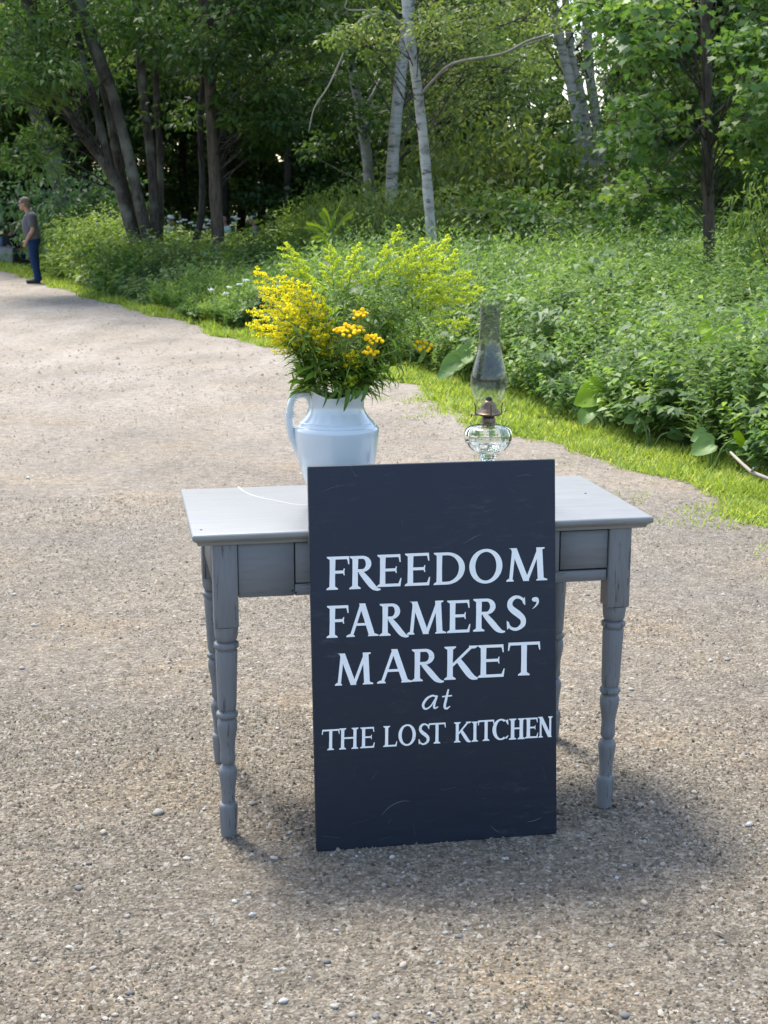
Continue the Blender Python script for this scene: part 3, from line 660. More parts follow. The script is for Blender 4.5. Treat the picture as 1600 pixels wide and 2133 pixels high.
# ------------------------------------------------------------------ single plants one can tell apart
HEART = np.array([(0,0),(.22,-.10),(.42,.02),(.50,.25),(.44,.52),(.28,.78),(0,1),(-.28,.78),(-.44,.52),(-.50,.25),(-.42,.02),(-.22,-.10)])
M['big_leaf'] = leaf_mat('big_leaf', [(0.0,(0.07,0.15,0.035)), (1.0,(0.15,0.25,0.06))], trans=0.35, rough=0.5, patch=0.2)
M['big_leaf_lit'] = leaf_mat('big_leaf_sunlit_tone', [(0.0,(0.24,0.40,0.02)), (1.0,(0.34,0.48,0.03))], trans=0.6, patch=0.1)  # brighter, yellower copy of big_leaf: the sunlit glow is put into its colour
M['stalk'] = plain('green_stalk', (0.10,0.17,0.04), 0.55)
def big_plant(name, label, u, Y, stems, seed, cat='plant', group='large-leaved plants in the brush'):
    """stems: (du_px, v_px, size, heading, material)"""
    p = P(u, 600, Y); t = empty(name, (p[0], Y, 0)); r = np.random.default_rng(seed)
    for (uu, vv, size, hd, mt) in stems:
        e = P(uu, vv, Y-0.15+0.3*r.random()) - np.array((p[0], Y, 0)); b = MB()
        b.tube(smooth_path([(e[0]*.1, e[1]*.1, -0.02), (e[0]*.5, e[1]*.5, e[2]*.7), tuple(e)], 4), np.linspace(.008,.005,9), 5)
        st = b.build('stalk', M['stalk'], t, True)
        D = np.array([(math.cos(hd), math.sin(hd)*0.6, -0.25)]); N = np.array([(0.25*r.normal(), -0.85, 0.8)]); size *= 0.98
        # a broad leaf with a wavy rim and a midrib
        k = 5; tpl = np.concatenate([HEART*(i+1)/k for i in range(k)]); Dn = norm(D); S = norm(np.cross(Dn, N)); Nn = np.cross(S, Dn)
        x, y = tpl[:,0:1], tpl[:,1:2]
        V = e + size*(Dn*y + S*x + Nn*(np.abs(x)*0.35 - 0.32*y*y + 0.03*np.sin(x*19+y*13)))
        V = np.vstack([e, V]); h = len(HEART)
        F3 = np.array([(0, 1+j, 1+(j+1)%h) for j in range(h)]); F4 = np.array([(1+i*h+j, 1+(i+1)*h+j, 1+(i+1)*h+(j+1)%h, 1+i*h+(j+1)%h) for i in range(k-1) for j in range(h)])
        link('leaf', mesh_np('leaf', V, [F3, F4], np.full(len(V), r.random())), M[mt], t, True)
    tag(t, label, cat, group)
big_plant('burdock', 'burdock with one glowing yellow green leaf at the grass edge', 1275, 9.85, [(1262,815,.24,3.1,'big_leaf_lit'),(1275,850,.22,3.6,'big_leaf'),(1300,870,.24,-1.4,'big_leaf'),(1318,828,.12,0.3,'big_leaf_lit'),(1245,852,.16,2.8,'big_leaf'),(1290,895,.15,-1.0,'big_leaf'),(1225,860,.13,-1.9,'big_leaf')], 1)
big_plant('burdock', 'low burdock leaves at the grass edge behind the lamp chimney', 975, 12.4, [(985,738,.22,2.9,'big_leaf'),(960,752,.2,3.4,'big_leaf'),(945,770,.18,2.7,'big_leaf'),(990,765,.16,-1.2,'big_leaf')], 2)
big_plant('burdock', 'small burdock at the grass edge near the right of the picture', 1500, 8.35, [(1488,925,.15,3.0,'big_leaf'),(1515,935,.13,0.0,'big_leaf'),(1470,905,.10,2.7,'big_leaf'),(1530,915,.12,0.5,'big_leaf_lit')], 3)
big_plant('burdock', 'two broad leaves low between the burdocks on the right', 1370, 9.15, [(1350,885,.11,2.8,'big_leaf'),(1395,900,.10,-.8,'big_leaf'),(1330,868,.10,3.2,'big_leaf')], 4)
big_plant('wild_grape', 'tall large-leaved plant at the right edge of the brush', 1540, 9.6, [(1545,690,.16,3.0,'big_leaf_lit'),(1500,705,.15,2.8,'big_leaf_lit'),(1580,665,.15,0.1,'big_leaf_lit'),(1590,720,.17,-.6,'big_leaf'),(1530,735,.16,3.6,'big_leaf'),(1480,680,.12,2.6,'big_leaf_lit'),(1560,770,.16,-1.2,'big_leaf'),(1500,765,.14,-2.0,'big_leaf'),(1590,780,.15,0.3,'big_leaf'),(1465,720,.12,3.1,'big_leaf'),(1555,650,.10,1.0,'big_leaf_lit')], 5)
# fern-like sumac shoot behind the bouquet
p = P(690, 600, 21); t = empty('sumac_shoot', (p[0], 21, 0)); b = MB(); b.tube([(0,0,-.02),(0.02,0,.7),(0.0,0,1.25)], [.012,.01,.007], 6); b.build('stem', M['stalk'], t, True)
for (u0,v0,u1,v1) in [(690,500,640,470),(690,480,672,440),(695,480,712,418),(700,490,735,440),(690,510,650,500)]:
    a = P(u0,v0,21)-np.array((p[0],21,0)); e = P(u1,v1,20.7)-np.array((p[0],21,0)); a = a*np.array((.3,1,1)); pts = smooth_path([a,(a+e)/2+(0,0,.06),e],14)
    pos=[];D=[]; 
    tg = np.gradient(pts,axis=0)
    for i in range(2,len(pts)):
        for s in (-1,1): pos.append(pts[i]); D.append(norm(tg[i])*0.5 + np.array((0.3*s, -0.9*s*0.3, s*0.55)))
    n_ = len(pos); V,F,q = leafs(np.array(pos),np.array(D),np.tile((0,-1.,.5),(n_,1)),np.full(n_,.085),np.full(n_,.015),np.full(n_,.9))
    fr = link('frond', mesh_np('frond',V,F,q), M['leaf_lime'], t); b = MB(); b.tube(pts,np.linspace(.006,.002,len(pts)),4); b.build('rib', M['stalk'], fr)
tag(t, 'bright yellow green fern-like sumac shoot behind the flowers', 'plant')
# white umbels left of the flowers, white garden flowers by the seated people
M['white_petal'] = plain('white_petal', (0.75,0.75,0.70), 0.7, 0.2)
def flower_plant(name, label, u, Y, heads, size, group, seed):
    p = P(u, 600, Y); t = empty(name, (p[0], Y, 0)); r = np.random.default_rng(seed); o0 = np.array((p[0], Y, 0))
    for (uu, vv) in heads:
        e = P(uu, vv, Y)-o0; b = MB(); b.tube([(e[0]*.2,0,-.02),(e[0]*.6,0,e[2]*.5),tuple(e)], [.008,.006,.004], 4); b.build('stem', M['stalk'], t)
        b = MB()
        for i in range(26):
            a = r.normal(0,1,3)*np.array((1,1,.45)); a = a/np.linalg.norm(a)*size*r.random()**.5; b.ball(e+a*np.array((1,1,.5)), size*(.16+.1*r.random()), 5, 3)
        b.build('blossom', M['white_petal'], t)
    tag(t, label, 'flower', group)
flower_plant('wild_carrot', 'white umbels low in the weeds left of the flowers', 480, 18.5, [(440,604),(478,598),(500,592),(512,584),(472,612)], .045, 'white wild flowers', 1)
flower_plant('wild_carrot', 'single white umbel beside the lamp chimney top', 1055, 14, [(1052,624),(1064,612)], .03, 'white wild flowers', 2)
for (u, hs, lab) in [(378,[(374,462),(384,458),(378,472)],'white garden flowers right of the person in a white cap'),(400,[(397,464),(406,470)],'white garden flowers left of the thin bent sapling'),(432,[(428,458),(436,466),(440,460),(430,474)],'tall white garden flowers between the two thin trunks'),(490,[(486,452),(494,456),(489,464)],'white garden flowers between the two seated people on the right'),(350,[(345,482),(352,486)],'white blooms in front of the person in a white cap')]:
    flower_plant('white_flower', lab, u, 41.5, hs, .085, 'white garden flowers', u)
# pale cut stick at the right edge
p = P(1540, 965, 7.9); b = MB(); b.tube([P(1522,942,7.75),P(1545,965,7.6),P(1565,983,7.45),P(1600,997,7.3),P(1640,1005,7.2)], [.007,.009,.010,.010,.010], 7); b.tube([P(1565,983,7.45),P(1570,975,7.4)],[.008,.005],6)
tag(b.build('fallen_stick', M['twig'], None, True), 'pale bare stick lying out of the brush at the right edge', 'stick')

# ------------------------------------------------------------------ the table
def wood_paint(name, c, dark=(0.05,0.055,0.06), wear=0.72, rough=0.55, grain=(1.5,22,22)):
    m, n, out = new_mat(name)
    g = noise(n, 4, 6, 0.7, stretch=grain); b_ = noise(n, 2.2, 3, 0.5); s_ = noise(n, 9, 6, 0.75, stretch=tuple(x*0.4 for x in grain))
    cc = ramp(n, g, [(0.3, tuple(x*0.82 for x in c)), (0.52, c), (0.75, tuple(x*1.14 for x in c))])
    cc = mix(n, ramp(n, b_, [(0.4,(0,0,0)),(0.7,(1,1,1))]), cc, tuple(x*0.9 for x in c))
    cc = mix(n, ramp(n, s_, [(wear,(0,0,0)),(wear+0.06,(1,1,1))]), cc, dark)
    principled(n, out, cc, rough, 0.35, bump(n, g, 0.25, 0.004)); return m
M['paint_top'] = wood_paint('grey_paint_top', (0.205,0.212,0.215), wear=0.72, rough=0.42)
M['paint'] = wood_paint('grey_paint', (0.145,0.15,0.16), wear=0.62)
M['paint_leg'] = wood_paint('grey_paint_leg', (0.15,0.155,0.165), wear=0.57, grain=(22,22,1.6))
M['hole'] = plain('dark_hole', (0.012,0.012,0.012), 0.9)
M['chalk'] = plain('pale_scratch', (0.62,0.63,0.62), 0.8)
TZ = 0.775; TW, TD = 1.135, 0.572; YAW = R(10.6)
table = empty('table', (0.0578, 3.611, 0), YAW)
tag(table, 'old grey painted wooden table with turned legs standing on the gravel', 'table')
b = MB(); prof = [(0.045,TZ-.030),(0.014,TZ-.030),(0.011,TZ-.022),(0.004,TZ-.017),(0.0,TZ-.012),(0.0,TZ-.004),(0.0035,TZ)]
V = []
for ins, z in prof:
    x, y = TW/2-ins, TD/2-ins; V += [(-x,-y,z),(x,-y,z),(x,y,z),(-x,y,z)]
F = [(i*4+j, i*4+(j+1)%4, (i+1)*4+(j+1)%4, (i+1)*4+j) for i in range(len(prof)-1) for j in range(4)] + [(3,2,1,0), tuple(len(prof)*4-4+j for j in range(4))]
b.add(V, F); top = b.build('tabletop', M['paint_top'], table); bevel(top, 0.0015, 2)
def on_top(u, v):
    y = (1066.5-v)/FPX; Y = (CAM_H-TZ)*(CP+y*SP)/(SP-y*CP); return Matrix.Rotation(-YAW,4,'Z') @ (Vector(P(u,v,Y))-Vector((0.0578,3.611,0)))
b = MB(); pts = smooth_path([np.array(on_top(*q)) for q in [(496,1014),(512,1026),(540,1036),(575,1043),(610,1050),(642,1052),(700,1055)]], 5)
for i in range(len(pts)-1):
    a, c = pts[i], pts[i+1]; d = norm(c-a); s = np.array((-d[1],d[0],0))*0.0012; z = np.array((0,0,TZ+.0006))*1
    A = a*(1,1,0)+z; Cc = c*(1,1,0)+z; b.add([A-s,Cc-s,Cc+s,A+s],[(0,1,2,3)])
b.build('scratch', M['chalk'], top)
b = MB()
for q in [(419,1104),(1220,1028)]:
    h = on_top(*q); b.lathe([(0.0035,TZ+.0004),(0.0033,TZ+.0008)], 10, (h.x,h.y,0))
b.build('nail_hole', M['hole'], top)
LX, LY = TW/2-0.077, TD/2-0.048; LH = TZ-0.0305; HB = 0.029
k = 0.000309; kr = 0.000295
PROF = [(1933,64),(1928,68),(1860,71),(1800,75),(1690,78),(1668,77),(1655,70),(1648,61),(1600,61),(1550,63),(1450,72),(1400,77),(1375,76),(1350,68),(1335,58),(1328,50),(1322,50),(1315,60),(1295,67),(1250,65),(1200,63),(1150,66),(1100,72),(1030,81),(1000,82),(970,80),(952,74),(946,68),(940,70),(934,80),(920,87),(905,88),(893,84),(886,72),(880,68),(872,72),(850,77),(800,79),(600,83),(400,88),(388,86),(382,80),(374,80),(370,88),(358,96),(342,98),(326,95),(318,84),(314,72),(310,78),(290,87),(260,92),(225,94),(200,95),(188,95)]
def leg(name, sx, sy, foot):
    """square block above, turned below; foot = where its centre stands (local x, y)"""
    b = MB(); zb = (1933-190)*k
    b.lathe([((76+(r_-76)*1.28)*kr if r_ < 99 else r_*kr, (1933-y_)*k) for y_, r_ in PROF], 24, capt=True)
    o = b.build('leg', M['paint_leg'], table, True, 35)
    b = MB(); b.box((0,0,(zb+LH)/2+.001),(2*HB,2*HB,LH-zb)); bl = b.build('leg_block', M['paint_leg'], o); bevel(bl, 0.003, 2)
    x, y = sx*LX, sy*LY
    o.location = (foot[0], foot[1], 0)
    # sheared, not rotated: the block stays square under the top
    for me in (o.data, bl.data):
        co = np.array([v.co for v in me.vertices]); t_ = np.clip(co[:,2]/zb, 0, 1)
        co[:,0] += (x-foot[0])*t_; co[:,1] += (y-foot[1])*t_; me.vertices.foreach_set('co', co.astype(np.float32).ravel()); me.update()
    return o
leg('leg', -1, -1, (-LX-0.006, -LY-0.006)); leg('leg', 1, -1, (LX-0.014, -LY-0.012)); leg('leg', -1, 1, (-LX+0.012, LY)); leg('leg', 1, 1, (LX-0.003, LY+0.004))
AH = 0.132; AT = 0.02; za = TZ-0.0305-AH/2; FY = -LY-HB
def panel(name, x0, x1, z0, z1, yf, mat='paint', th=AT, parent=table):
    b = MB(); b.box(((x0+x1)/2, yf+th/2, (z0+z1)/2), (x1-x0, th, z1-z0)); o = b.build(name, M[mat], parent); bevel(o, 0.0012, 1); return o
zt = TZ-0.0305; xl = -LX+HB; xr = LX-HB
panel('apron_panel', xl+.0015, xl+.135, zt-AH, zt, FY+.004)
d1 = panel('drawer_front', xl+.138, xr-.165, zt-AH+.030, zt-.003, FY+.006)
panel('stile', xr-.162, xr-.128, zt-AH+.028, zt, FY+.005)
panel('drawer_front', xr-.124, xr-.002, zt-AH+.031, zt-.004, FY+.007)
panel('rail', xl+.1365, xr-.004, zt-AH-.001, zt-AH+.0265, FY+.005)
b = MB(); b.box((0, FY+.034, za),(2*xr-.004, .012, AH-.004)); b.build('gap_shade_sheet', M['hole'], table)  # near-black sheet behind the drawer fronts: the shade of the gaps as colour
b = MB(); b.box((0, LY, za),(2*xr-.002,.02,AH)); b.build('apron_panel', M['paint'], table)
for s in (-1,1):
    b = MB(); b.box((s*(LX+.012), 0, za),(.02, 2*(LY-HB)-.002, AH)); b.build('apron_panel', M['paint'], table)
b = MB()
for (x,z) in [(xl+.13,zt-AH+.012),(xl+.138,zt-AH+.006),(xr-.155,zt-AH+.018),(xr-.158,zt-AH+.008)]: b.box((x, FY+.0035, z),(.0035,.002,.0035))
b.build('nail_head', M['hole'], table)

# ------------------------------------------------------------------ the sign
def sign_mat():
    m, n, out = new_mat('navy_paint')
    tc = n.nodes.new('ShaderNodeTexCoord').outputs['Object']
    a = noise(n, 6, 5, 0.7, tc, (1,9,9)); sc = noise(n, 14, 6, 0.8, tc, (0.8,3,3)); sc2 = noise(n, 3, 3, 0.6, tc)
    c = ramp(n, a, [(0.3,(0.0115,0.0165,0.029)),(0.7,(0.015,0.021,0.036))])
    fac = mix(n, 1.0, ramp(n, sc, [(0.54,(0,0,0)),(0.68,(1,1,1))]), ramp(n, sc2, [(0.46,(0,0,0)),(0.64,(1,1,1))]), 'MULTIPLY')
    c = mix(n, fac, c, (0.045,0.053,0.068))
    principled(n, out, c, ramp(n, a, [(0.3,(0.5,)*3),(0.7,(0.62,)*3)]), 0.3, bump(n, a, 0.15, 0.003)); return m
M['navy'] = sign_mat(); M['letter'] = plain('white_lettering', (0.78,0.79,0.80), 0.6, 0.3, 0.04, 8)
SW, SHh, ST = 0.601, 0.934, 0.016
sign = empty('signboard', (-0.1623, 3.183, 0))
sign.rotation_euler = (Matrix.Rotation(math.atan2(0.102,0.592),3,'Z') @ Matrix.Rotation(R(90-5.9),3,'X')).to_euler()
# local: x along the foot, y up the board, +z towards the viewer
tag(sign, 'navy blue board with white hand lettering leaning on the table front', 'sign')
b = MB(); b.box((SW/2, SHh/2, -ST/2),(SW,SHh,ST)); bd = b.build('board', M['navy'], sign); bevel(bd, 0.0025, 2)
M['board_edge'] = plain('worn_board_edge', (0.10,0.105,0.11), 0.8, 0.2, 0.5, 60)
b = MB(); b.box((-0.0004, SHh/2, -ST*0.62),(0.001,SHh*0.985,ST*0.4)); b.build('worn_edge', M['board_edge'], bd)
SCR = [[(80,190),(140,168),(200,155)],[(160,150),(166,190)],[(720,232),(755,233)],[(722,303),(760,302)],[(150,410),(147,450)],[(197,480),(215,496)],[(820,470),(870,440),(920,418)],[(1120,212),(1122,214)],[(1060,180),(1100,205)],[(240,80),(262,110),(275,100)],[(230,60),(245,85)],[(505,340),(506,368)],[(60,1715),(62,1728)],[(62,1790),(61,1820)],[(395,1880),(440,1835),(500,1808),(545,1808)],[(250,1665),(252,1680)],[(892,1745),(898,1775)],[(925,1792),(940,1793)],[(1150,1915),(1190,1905),(1225,1890)],[(960,1930),(985,1955),(1010,1970)],[(230,1930),(330,1900)],[(430,1920),(445,1900)],[(1268,1520),(1280,1522)],[(1145,265),(1190,285)],[(1205,590),(1215,600)],[(340,1700),(375,1650)],[(1130,690),(1150,700)],[(925,1270),(945,1265)],[(510,1240),(520,1244)],[(700,1750),(780,1735)],[(1280,577),(1292,577)],[(1230,1630),(1250,1700)],[(560,1930),(570,1990)],[(80,1990),(180,2000)],[(1100,120),(1150,112),(1180,118)],[(380,2010),(450,1990)],[(870,1480),(900,1470)]]
src = np.array([(8,58),(1303,32),(55,2075),(1305,1975)], float); dst = np.array([(0,SHh),(SW,SHh),(0,0),(SW,0)])
A = []; bb = []
for (x,y),(X,Y) in zip(src,dst):
    A.append([x,y,1,0,0,0,-X*x,-X*y]); bb.append(X); A.append([0,0,0,x,y,1,-Y*x,-Y*y]); bb.append(Y)
hh = np.append(np.linalg.solve(np.array(A),np.array(bb)),1).reshape(3,3)
def Hm(x,y): q = hh @ np.array((x,y,1)); return q[:2]/q[2]
class Gl:
    """one painted roman letter: polygons, cap height 1"""
    def __init__(s, t=0.15, th=0.07): s.p = []; s.t = t; s.th = th
    def poly(s, pts): s.p.append([tuple(q) for q in pts])
    def stem(s, cx, y0=0, y1=1, t=None, sb=True, st=True, sw=None):
        t = t or s.t; sw = sw or t*0.5+0.085; k = 0.035
        s.poly([(cx-t*.5,y0),(cx-t*.46,(y0+y1)/2),(cx-t*.5,y1),(cx+t*.5,y1),(cx+t*.46,(y0+y1)/2),(cx+t*.5,y0)])
        if sb: s.poly([(cx-sw,y0),(cx-sw,y0+k),(cx-t*.5,y0+.095),(cx+t*.5,y0+.095),(cx+sw,y0+k),(cx+sw,y0)])
        if st: s.poly([(cx-sw,y1),(cx+sw,y1),(cx+sw,y1-k),(cx+t*.5,y1-.095),(cx-t*.5,y1-.095),(cx-sw,y1-k)])
    def diag(s, x0, y0, x1, y1, t): s.poly([(x0-t/2,y0),(x1-t/2,y1),(x1+t/2,y1),(x0+t/2,y0)])
    def foot(s, cx, y0, up=True, sw=0.13):
        k = 0.035 if up else -0.035; s.poly([(cx-sw,y0),(cx-sw,y0+k),(cx-.05,y0+k*2.4),(cx+.05,y0+k*2.4),(cx+sw,y0+k),(cx+sw,y0)])
    def arm(s, x0, x1, y, dn, th=None):
        """horizontal arm with a flared end; dn: which way the end serif hangs"""
        th = th or s.th; a = y-th/2; c = y+th/2
        s.poly([(x0,a),(x0,c),(x1-.01,c),(x1-.05,a)])
        if dn == 0: s.poly([(x1-.055,y),(x1-.015,y+.105),(x1+.012,y+.105),(x1,y),(x1+.012,y-.105),(x1-.015,y-.105)])
        elif dn < 0: s.poly([(x1-.11,c),(x1,c),(x1+.015,y-.20),(x1-.018,y-.20),(x1-.045,a-.03)])
        else: s.poly([(x1-.12,a),(x1-.05,c+.03),(x1+.0,y+.21),(x1+.03,y+.21),(x1,a)])
    def band(s, cx, cy_, rx, ry, tx, ty, a0=0, a1=360, n=30):
        aa = np.radians(np.linspace(a0,a1,n+1))
        for i in range(n):
            q = []
            for a, inner in ((aa[i],0),(aa[i+1],0),(aa[i+1],1),(aa[i],1)):
                q.append((cx+(rx-tx*inner)*math.cos(a), cy_+(ry-ty*inner)*math.sin(a)))
            s.poly(q)
    def stroke(s, pts, wd, k=6):
        p = smooth_path([(x,y,w_) for (x,y),w_ in zip(pts,wd)], k); d = np.gradient(p[:,:2],axis=0); d /= np.linalg.norm(d,axis=1)[:,None]+1e-9; nn = np.stack([-d[:,1],d[:,0]],1)
        for i in range(len(p)-1):
            s.poly([p[i,:2]+nn[i]*p[i,2]/2, p[i+1,:2]+nn[i+1]*p[i+1,2]/2, p[i+1,:2]-nn[i+1]*p[i+1,2]/2, p[i,:2]-nn[i]*p[i,2]/2])
def glyph(ch, w, t, th):
    g = Gl(t, th); e = t*0.5+0.085
    if ch == 'F': g.stem(e+.08, sw=e); g.arm(e+.08, w, 1-th/2-.0, -1); g.arm(e+.08, w*.82, .53, 0)
    elif ch == 'E': g.stem(e+.02, sw=e*.98); g.arm(e+.02, w*.95, 1-th/2, -1); g.arm(e+.02, w*.80, .52, 0); g.arm(e+.02, w*.97, th/2, 1)
    elif ch == 'L': g.stem(e, sw=e); g.arm(e, w*.97, th/2, 1)
    elif ch == 'T': g.stem(w/2, st=False); g.arm(w/2, w, 1-th/2, -1); g.arm(w/2, w, 1-th/2, -1); h = Gl(t,th); h.arm(w/2, w, 1-th/2, -1); g.p += [[(w-x,y) for x,y in q] for q in h.p]
    elif ch == 'I': g.stem(w/2)
    elif ch == 'H': g.stem(e); g.stem(w-e); g.poly([(e,.49),(e,.49+th),(w-e,.49+th),(w-e,.49)])
    elif ch == 'D': g.stem(e, sw=e); cx = w*.42; rx = w-cx; g.band(cx,.5,rx,.5,t*1.05,th,-90,90); g.poly([(e,1-th),(e,1),(cx+.002,1),(cx+.002,1-th)]); g.poly([(e,0),(e,th),(cx+.002,th),(cx+.002,0)])
    elif ch == 'O': g.band(w/2,.5,w/2,.52,t*1.02,th,0,360,44)
    elif ch == 'C':
        g.band(w*.53,.5,w*.53,.52,t*1.02,th,55,305,34); g.poly([(w*.80,.93),(w*.97,.98),(w*.99,.72),(w*.95,.72),(w*.84,.86)]); g.poly([(w*.80,.07),(w*.84,.13),(w*.99,.20),(w*1.0,.16),(w*.88,.03)])
    elif ch == 'R':
        g.stem(e, sw=e); bx = w*.42; by = .755; g.band(bx,by,w*.30,.245,t*.95,th,-90,90,22); g.poly([(e,1-th),(e,1),(bx+.002,1),(bx+.002,1-th)]); g.poly([(e,.51),(e,.51+th),(bx+.002,.51+th),(bx+.002,.51)])
        g.stroke([(bx*.85,.53),(w*.58,.28),(w*.78,.06),(w*.93,-.03),(w*1.04,-.035)],[t*.75,t*1.0,t*.95,t*.55,t*.22])
    elif ch == 'A':
        g.diag(.17, .0, w*.5-.03, 1.0, th*1.15); g.diag(w-.20, .0, w*.5-.015, 1.03, t*1.08); g.foot(.15,0); g.foot(w-.17,0,True,.165); g.poly([(w*.27,.34),(w*.27+.012,.34+th*.9),(w*.66,.34+th*.9),(w*.69,.34)])
    elif ch == 'M':
        g.diag(.15,0,.24,1,th*1.15); g.diag(w-.20,0,w-.26,1,t*1.02); g.diag(w*.5-.01,0.0,.23,1.0,t*1.02); g.diag(w*.5-.0,0.0,w-.25,1.0,th*1.15); g.foot(.13,0,True,.11); g.foot(w-.17,0,True,.165); g.poly([(.08,1),(.30,1),(.26,.90),(.2,.965)]); g.poly([(w-.34,1),(w-.10,1),(w-.10,.965),(w-.20,.92),(w-.28,.95)])
    elif ch == 'N':
        g.diag(.13,0,.13,1,th*1.1); g.diag(w-.11,0,w-.11,1,th*1.1); g.diag(w-.12,0,.12,1,t*1.05); g.foot(.13,0,True,.105); g.foot(w-.11,1,False,.105); g.poly([(.0,1),(.2,1),(.17,.91),(.0,.965)])
    elif ch == 'K':
        g.stem(e, sw=e); g.diag(e+.04,.40,w*.82,1.0,th*1.35); g.foot(w*.84,1,False,.13); g.stroke([(w*.40,.60),(w*.60,.32),(w*.80,.07),(w*.98,.0)],[t*.85,t*1.05,t*.95,t*.3])
    elif ch == 'S':
        g.stroke([(w*.90,.78),(w*.84,.90),(w*.62,.985),(w*.38,.975),(w*.18,.86),(w*.18,.70),(w*.38,.57),(w*.62,.46),(w*.84,.32),(w*.84,.15),(w*.62,.03),(w*.36,.015),(w*.14,.10),(w*.06,.24)],[th*.6,th*.9,th,t*.65,t*.85,t*.95,t*1.1,t*1.1,t*.95,t*.85,t*.6,th,th*.9,th*.6]); g.poly([(w*.84,.92),(w*.93,.99),(w*.96,.74),(w*.91,.74)]); g.poly([(w*.0,.27),(w*.05,.27),(w*.13,.06),(w*.03,.0)])
    elif ch == "'": g.band(w*.5,.80,w*.5,.19,w*.5,.19,0,360,18); g.stroke([(w*.82,.84),(w*.86,.55),(w*.55,.25),(w*.1,.05)],[.36*w,.34*w,.2*w,.05*w])
    elif ch == 'a':   # italic, x-height 1
        g.stroke([(w*.88,.92),(w*.62,1.0),(w*.30,.82),(w*.06,.42),(w*.10,.10),(w*.30,.03),(w*.56,.26),(w*.80,.72)],[t*.6,t*.85,t*1.0,t*1.15,t*1.0,t*.75,t*.6,t*.55],9); g.stroke([(w*.92,1.0),(w*.80,.55),(w*.74,.16),(w*.82,.03),(w*1.0,.14)],[t*.95,t*1.05,t*1.0,t*.8,t*.4],8)
    elif ch == 't':
        g.stroke([(w*.66,1.0),(w*.50,.62),(w*.34,.22),(w*.36,.05),(w*.56,.01),(w*.82,.12)],[t*.55,t*.95,t*1.0,t*.95,t*.75,t*.35],8); g.poly([(w*.06,.60),(w*.10,.675),(w*1.0,.70),(w*.98,.63)])
    return g
LET = [('F',92,222,707,533),('R',226,384,703,530),('E',368,498,692,524),('E',513,648,688,518),('D',668,830,683,515),('O',853,1025,676,502),('M',1043,1260,668,495),
 ('F',93,218,958,790),('A',207,380,953,785),('R',384,532,948,780),('M',525,733,942,770),('E',733,857,934,765),('R',873,1033,927,757),('S',1047,1147,918,748),("'",1178,1213,812,748),
 ('M',147,352,1207,1040),('A',368,555,1196,1025),('R',552,714,1186,1018),('K',722,900,1178,1005),('E',893,1035,1167,998),('T',1055,1217,1158,985),
 ('a',608,690,1330,1262),('t',706,762,1328,1228),
 ('T',82,172,1545,1437),('H',172,272,1540,1430),('E',280,357,1533,1425),('L',403,475,1526,1418),('O',482,573,1520,1412),('S',587,645,1513,1408),('T',640,727,1510,1403),('K',772,862,1503,1398),('I',860,902,1499,1395),('T',898,980,1496,1388),('C',972,1055,1490,1384),('H',1058,1140,1488,1380),('E',1138,1208,1481,1376),('N',1208,1283,1477,1370)]
for (ch,x0,x1,yb,yt) in LET:
    cap = yb-yt; w_ = (x1-x0)/cap; small = cap < 120 and ch not in "at'"
    t_, th_ = (0.175,0.088) if not small else (0.155,0.08)
    if x0 > 960 and small: t_ = 0.175
    if ch == 'a': t_ = 0.17
    if ch == 't': t_ = 0.13
    g = glyph(ch, w_, t_, th_); sl_ = -0.036 if yb < 900 else (-0.04 if yb < 1000 else (-0.045 if yb < 1250 else -0.056))
    o0 = Hm(x0,yb); ux = (Hm(x1,yb+sl_*(x1-x0))-o0)/w_; uy = Hm(x0+cap*0.012,yt)-o0
    b = MB()
    for i, poly in enumerate(g.p):
        b.add([(*(o0+ux*x+uy*y), 0.0008+0.00006*(i%14)) for x,y in poly], [tuple(range(len(poly)))])
    me = b.mesh('letter'); o = link('letter', me, M['letter'], sign)

b = MB(); r = np.random.default_rng(3)
for i, sc_ in enumerate(SCR):
    pts = np.array([(*Hm(x,y), 0.0004+0.00001*i) for x,y in sc_]); w_ = (0.0003+0.0004*r.random())
    if len(pts) > 2: pts = smooth_path(pts, 5)
    d = norm(np.gradient(pts,axis=0)); n_ = np.stack([-d[:,1],d[:,0],d[:,0]*0],1)*(w_*np.sin(np.linspace(.25,2.9,len(pts))))[:,None]
    k_ = len(pts); b.add(np.concatenate([pts+n_,pts-n_]), [(j,k_+j,k_+j+1,j+1) for j in range(k_-1)])
o = b.build('scratches', plain('scuffed_paint',(0.12,0.135,0.16),0.9), bd); o['kind'] = 'stuff'

p0 = P(1487,1945,2.75); p1 = P(1507,1956,2.75)
y_ = (1066.5-1950)/FPX; Ys = CAM_H*(CP+y_*SP)/(SP-y_*CP); a = P(1486,1945,Ys+.01); c = P(1510,1957,Ys-.01); a[2] = .006; c[2] = .006
b = MB(); b.tube([a,(a+c)/2+(0,0,.003),c],[.0022,.0028,.0018],6); tag(b.build('straw', M['twig'], None, True), 'short pale straw lying on the gravel at the lower right', 'straw')
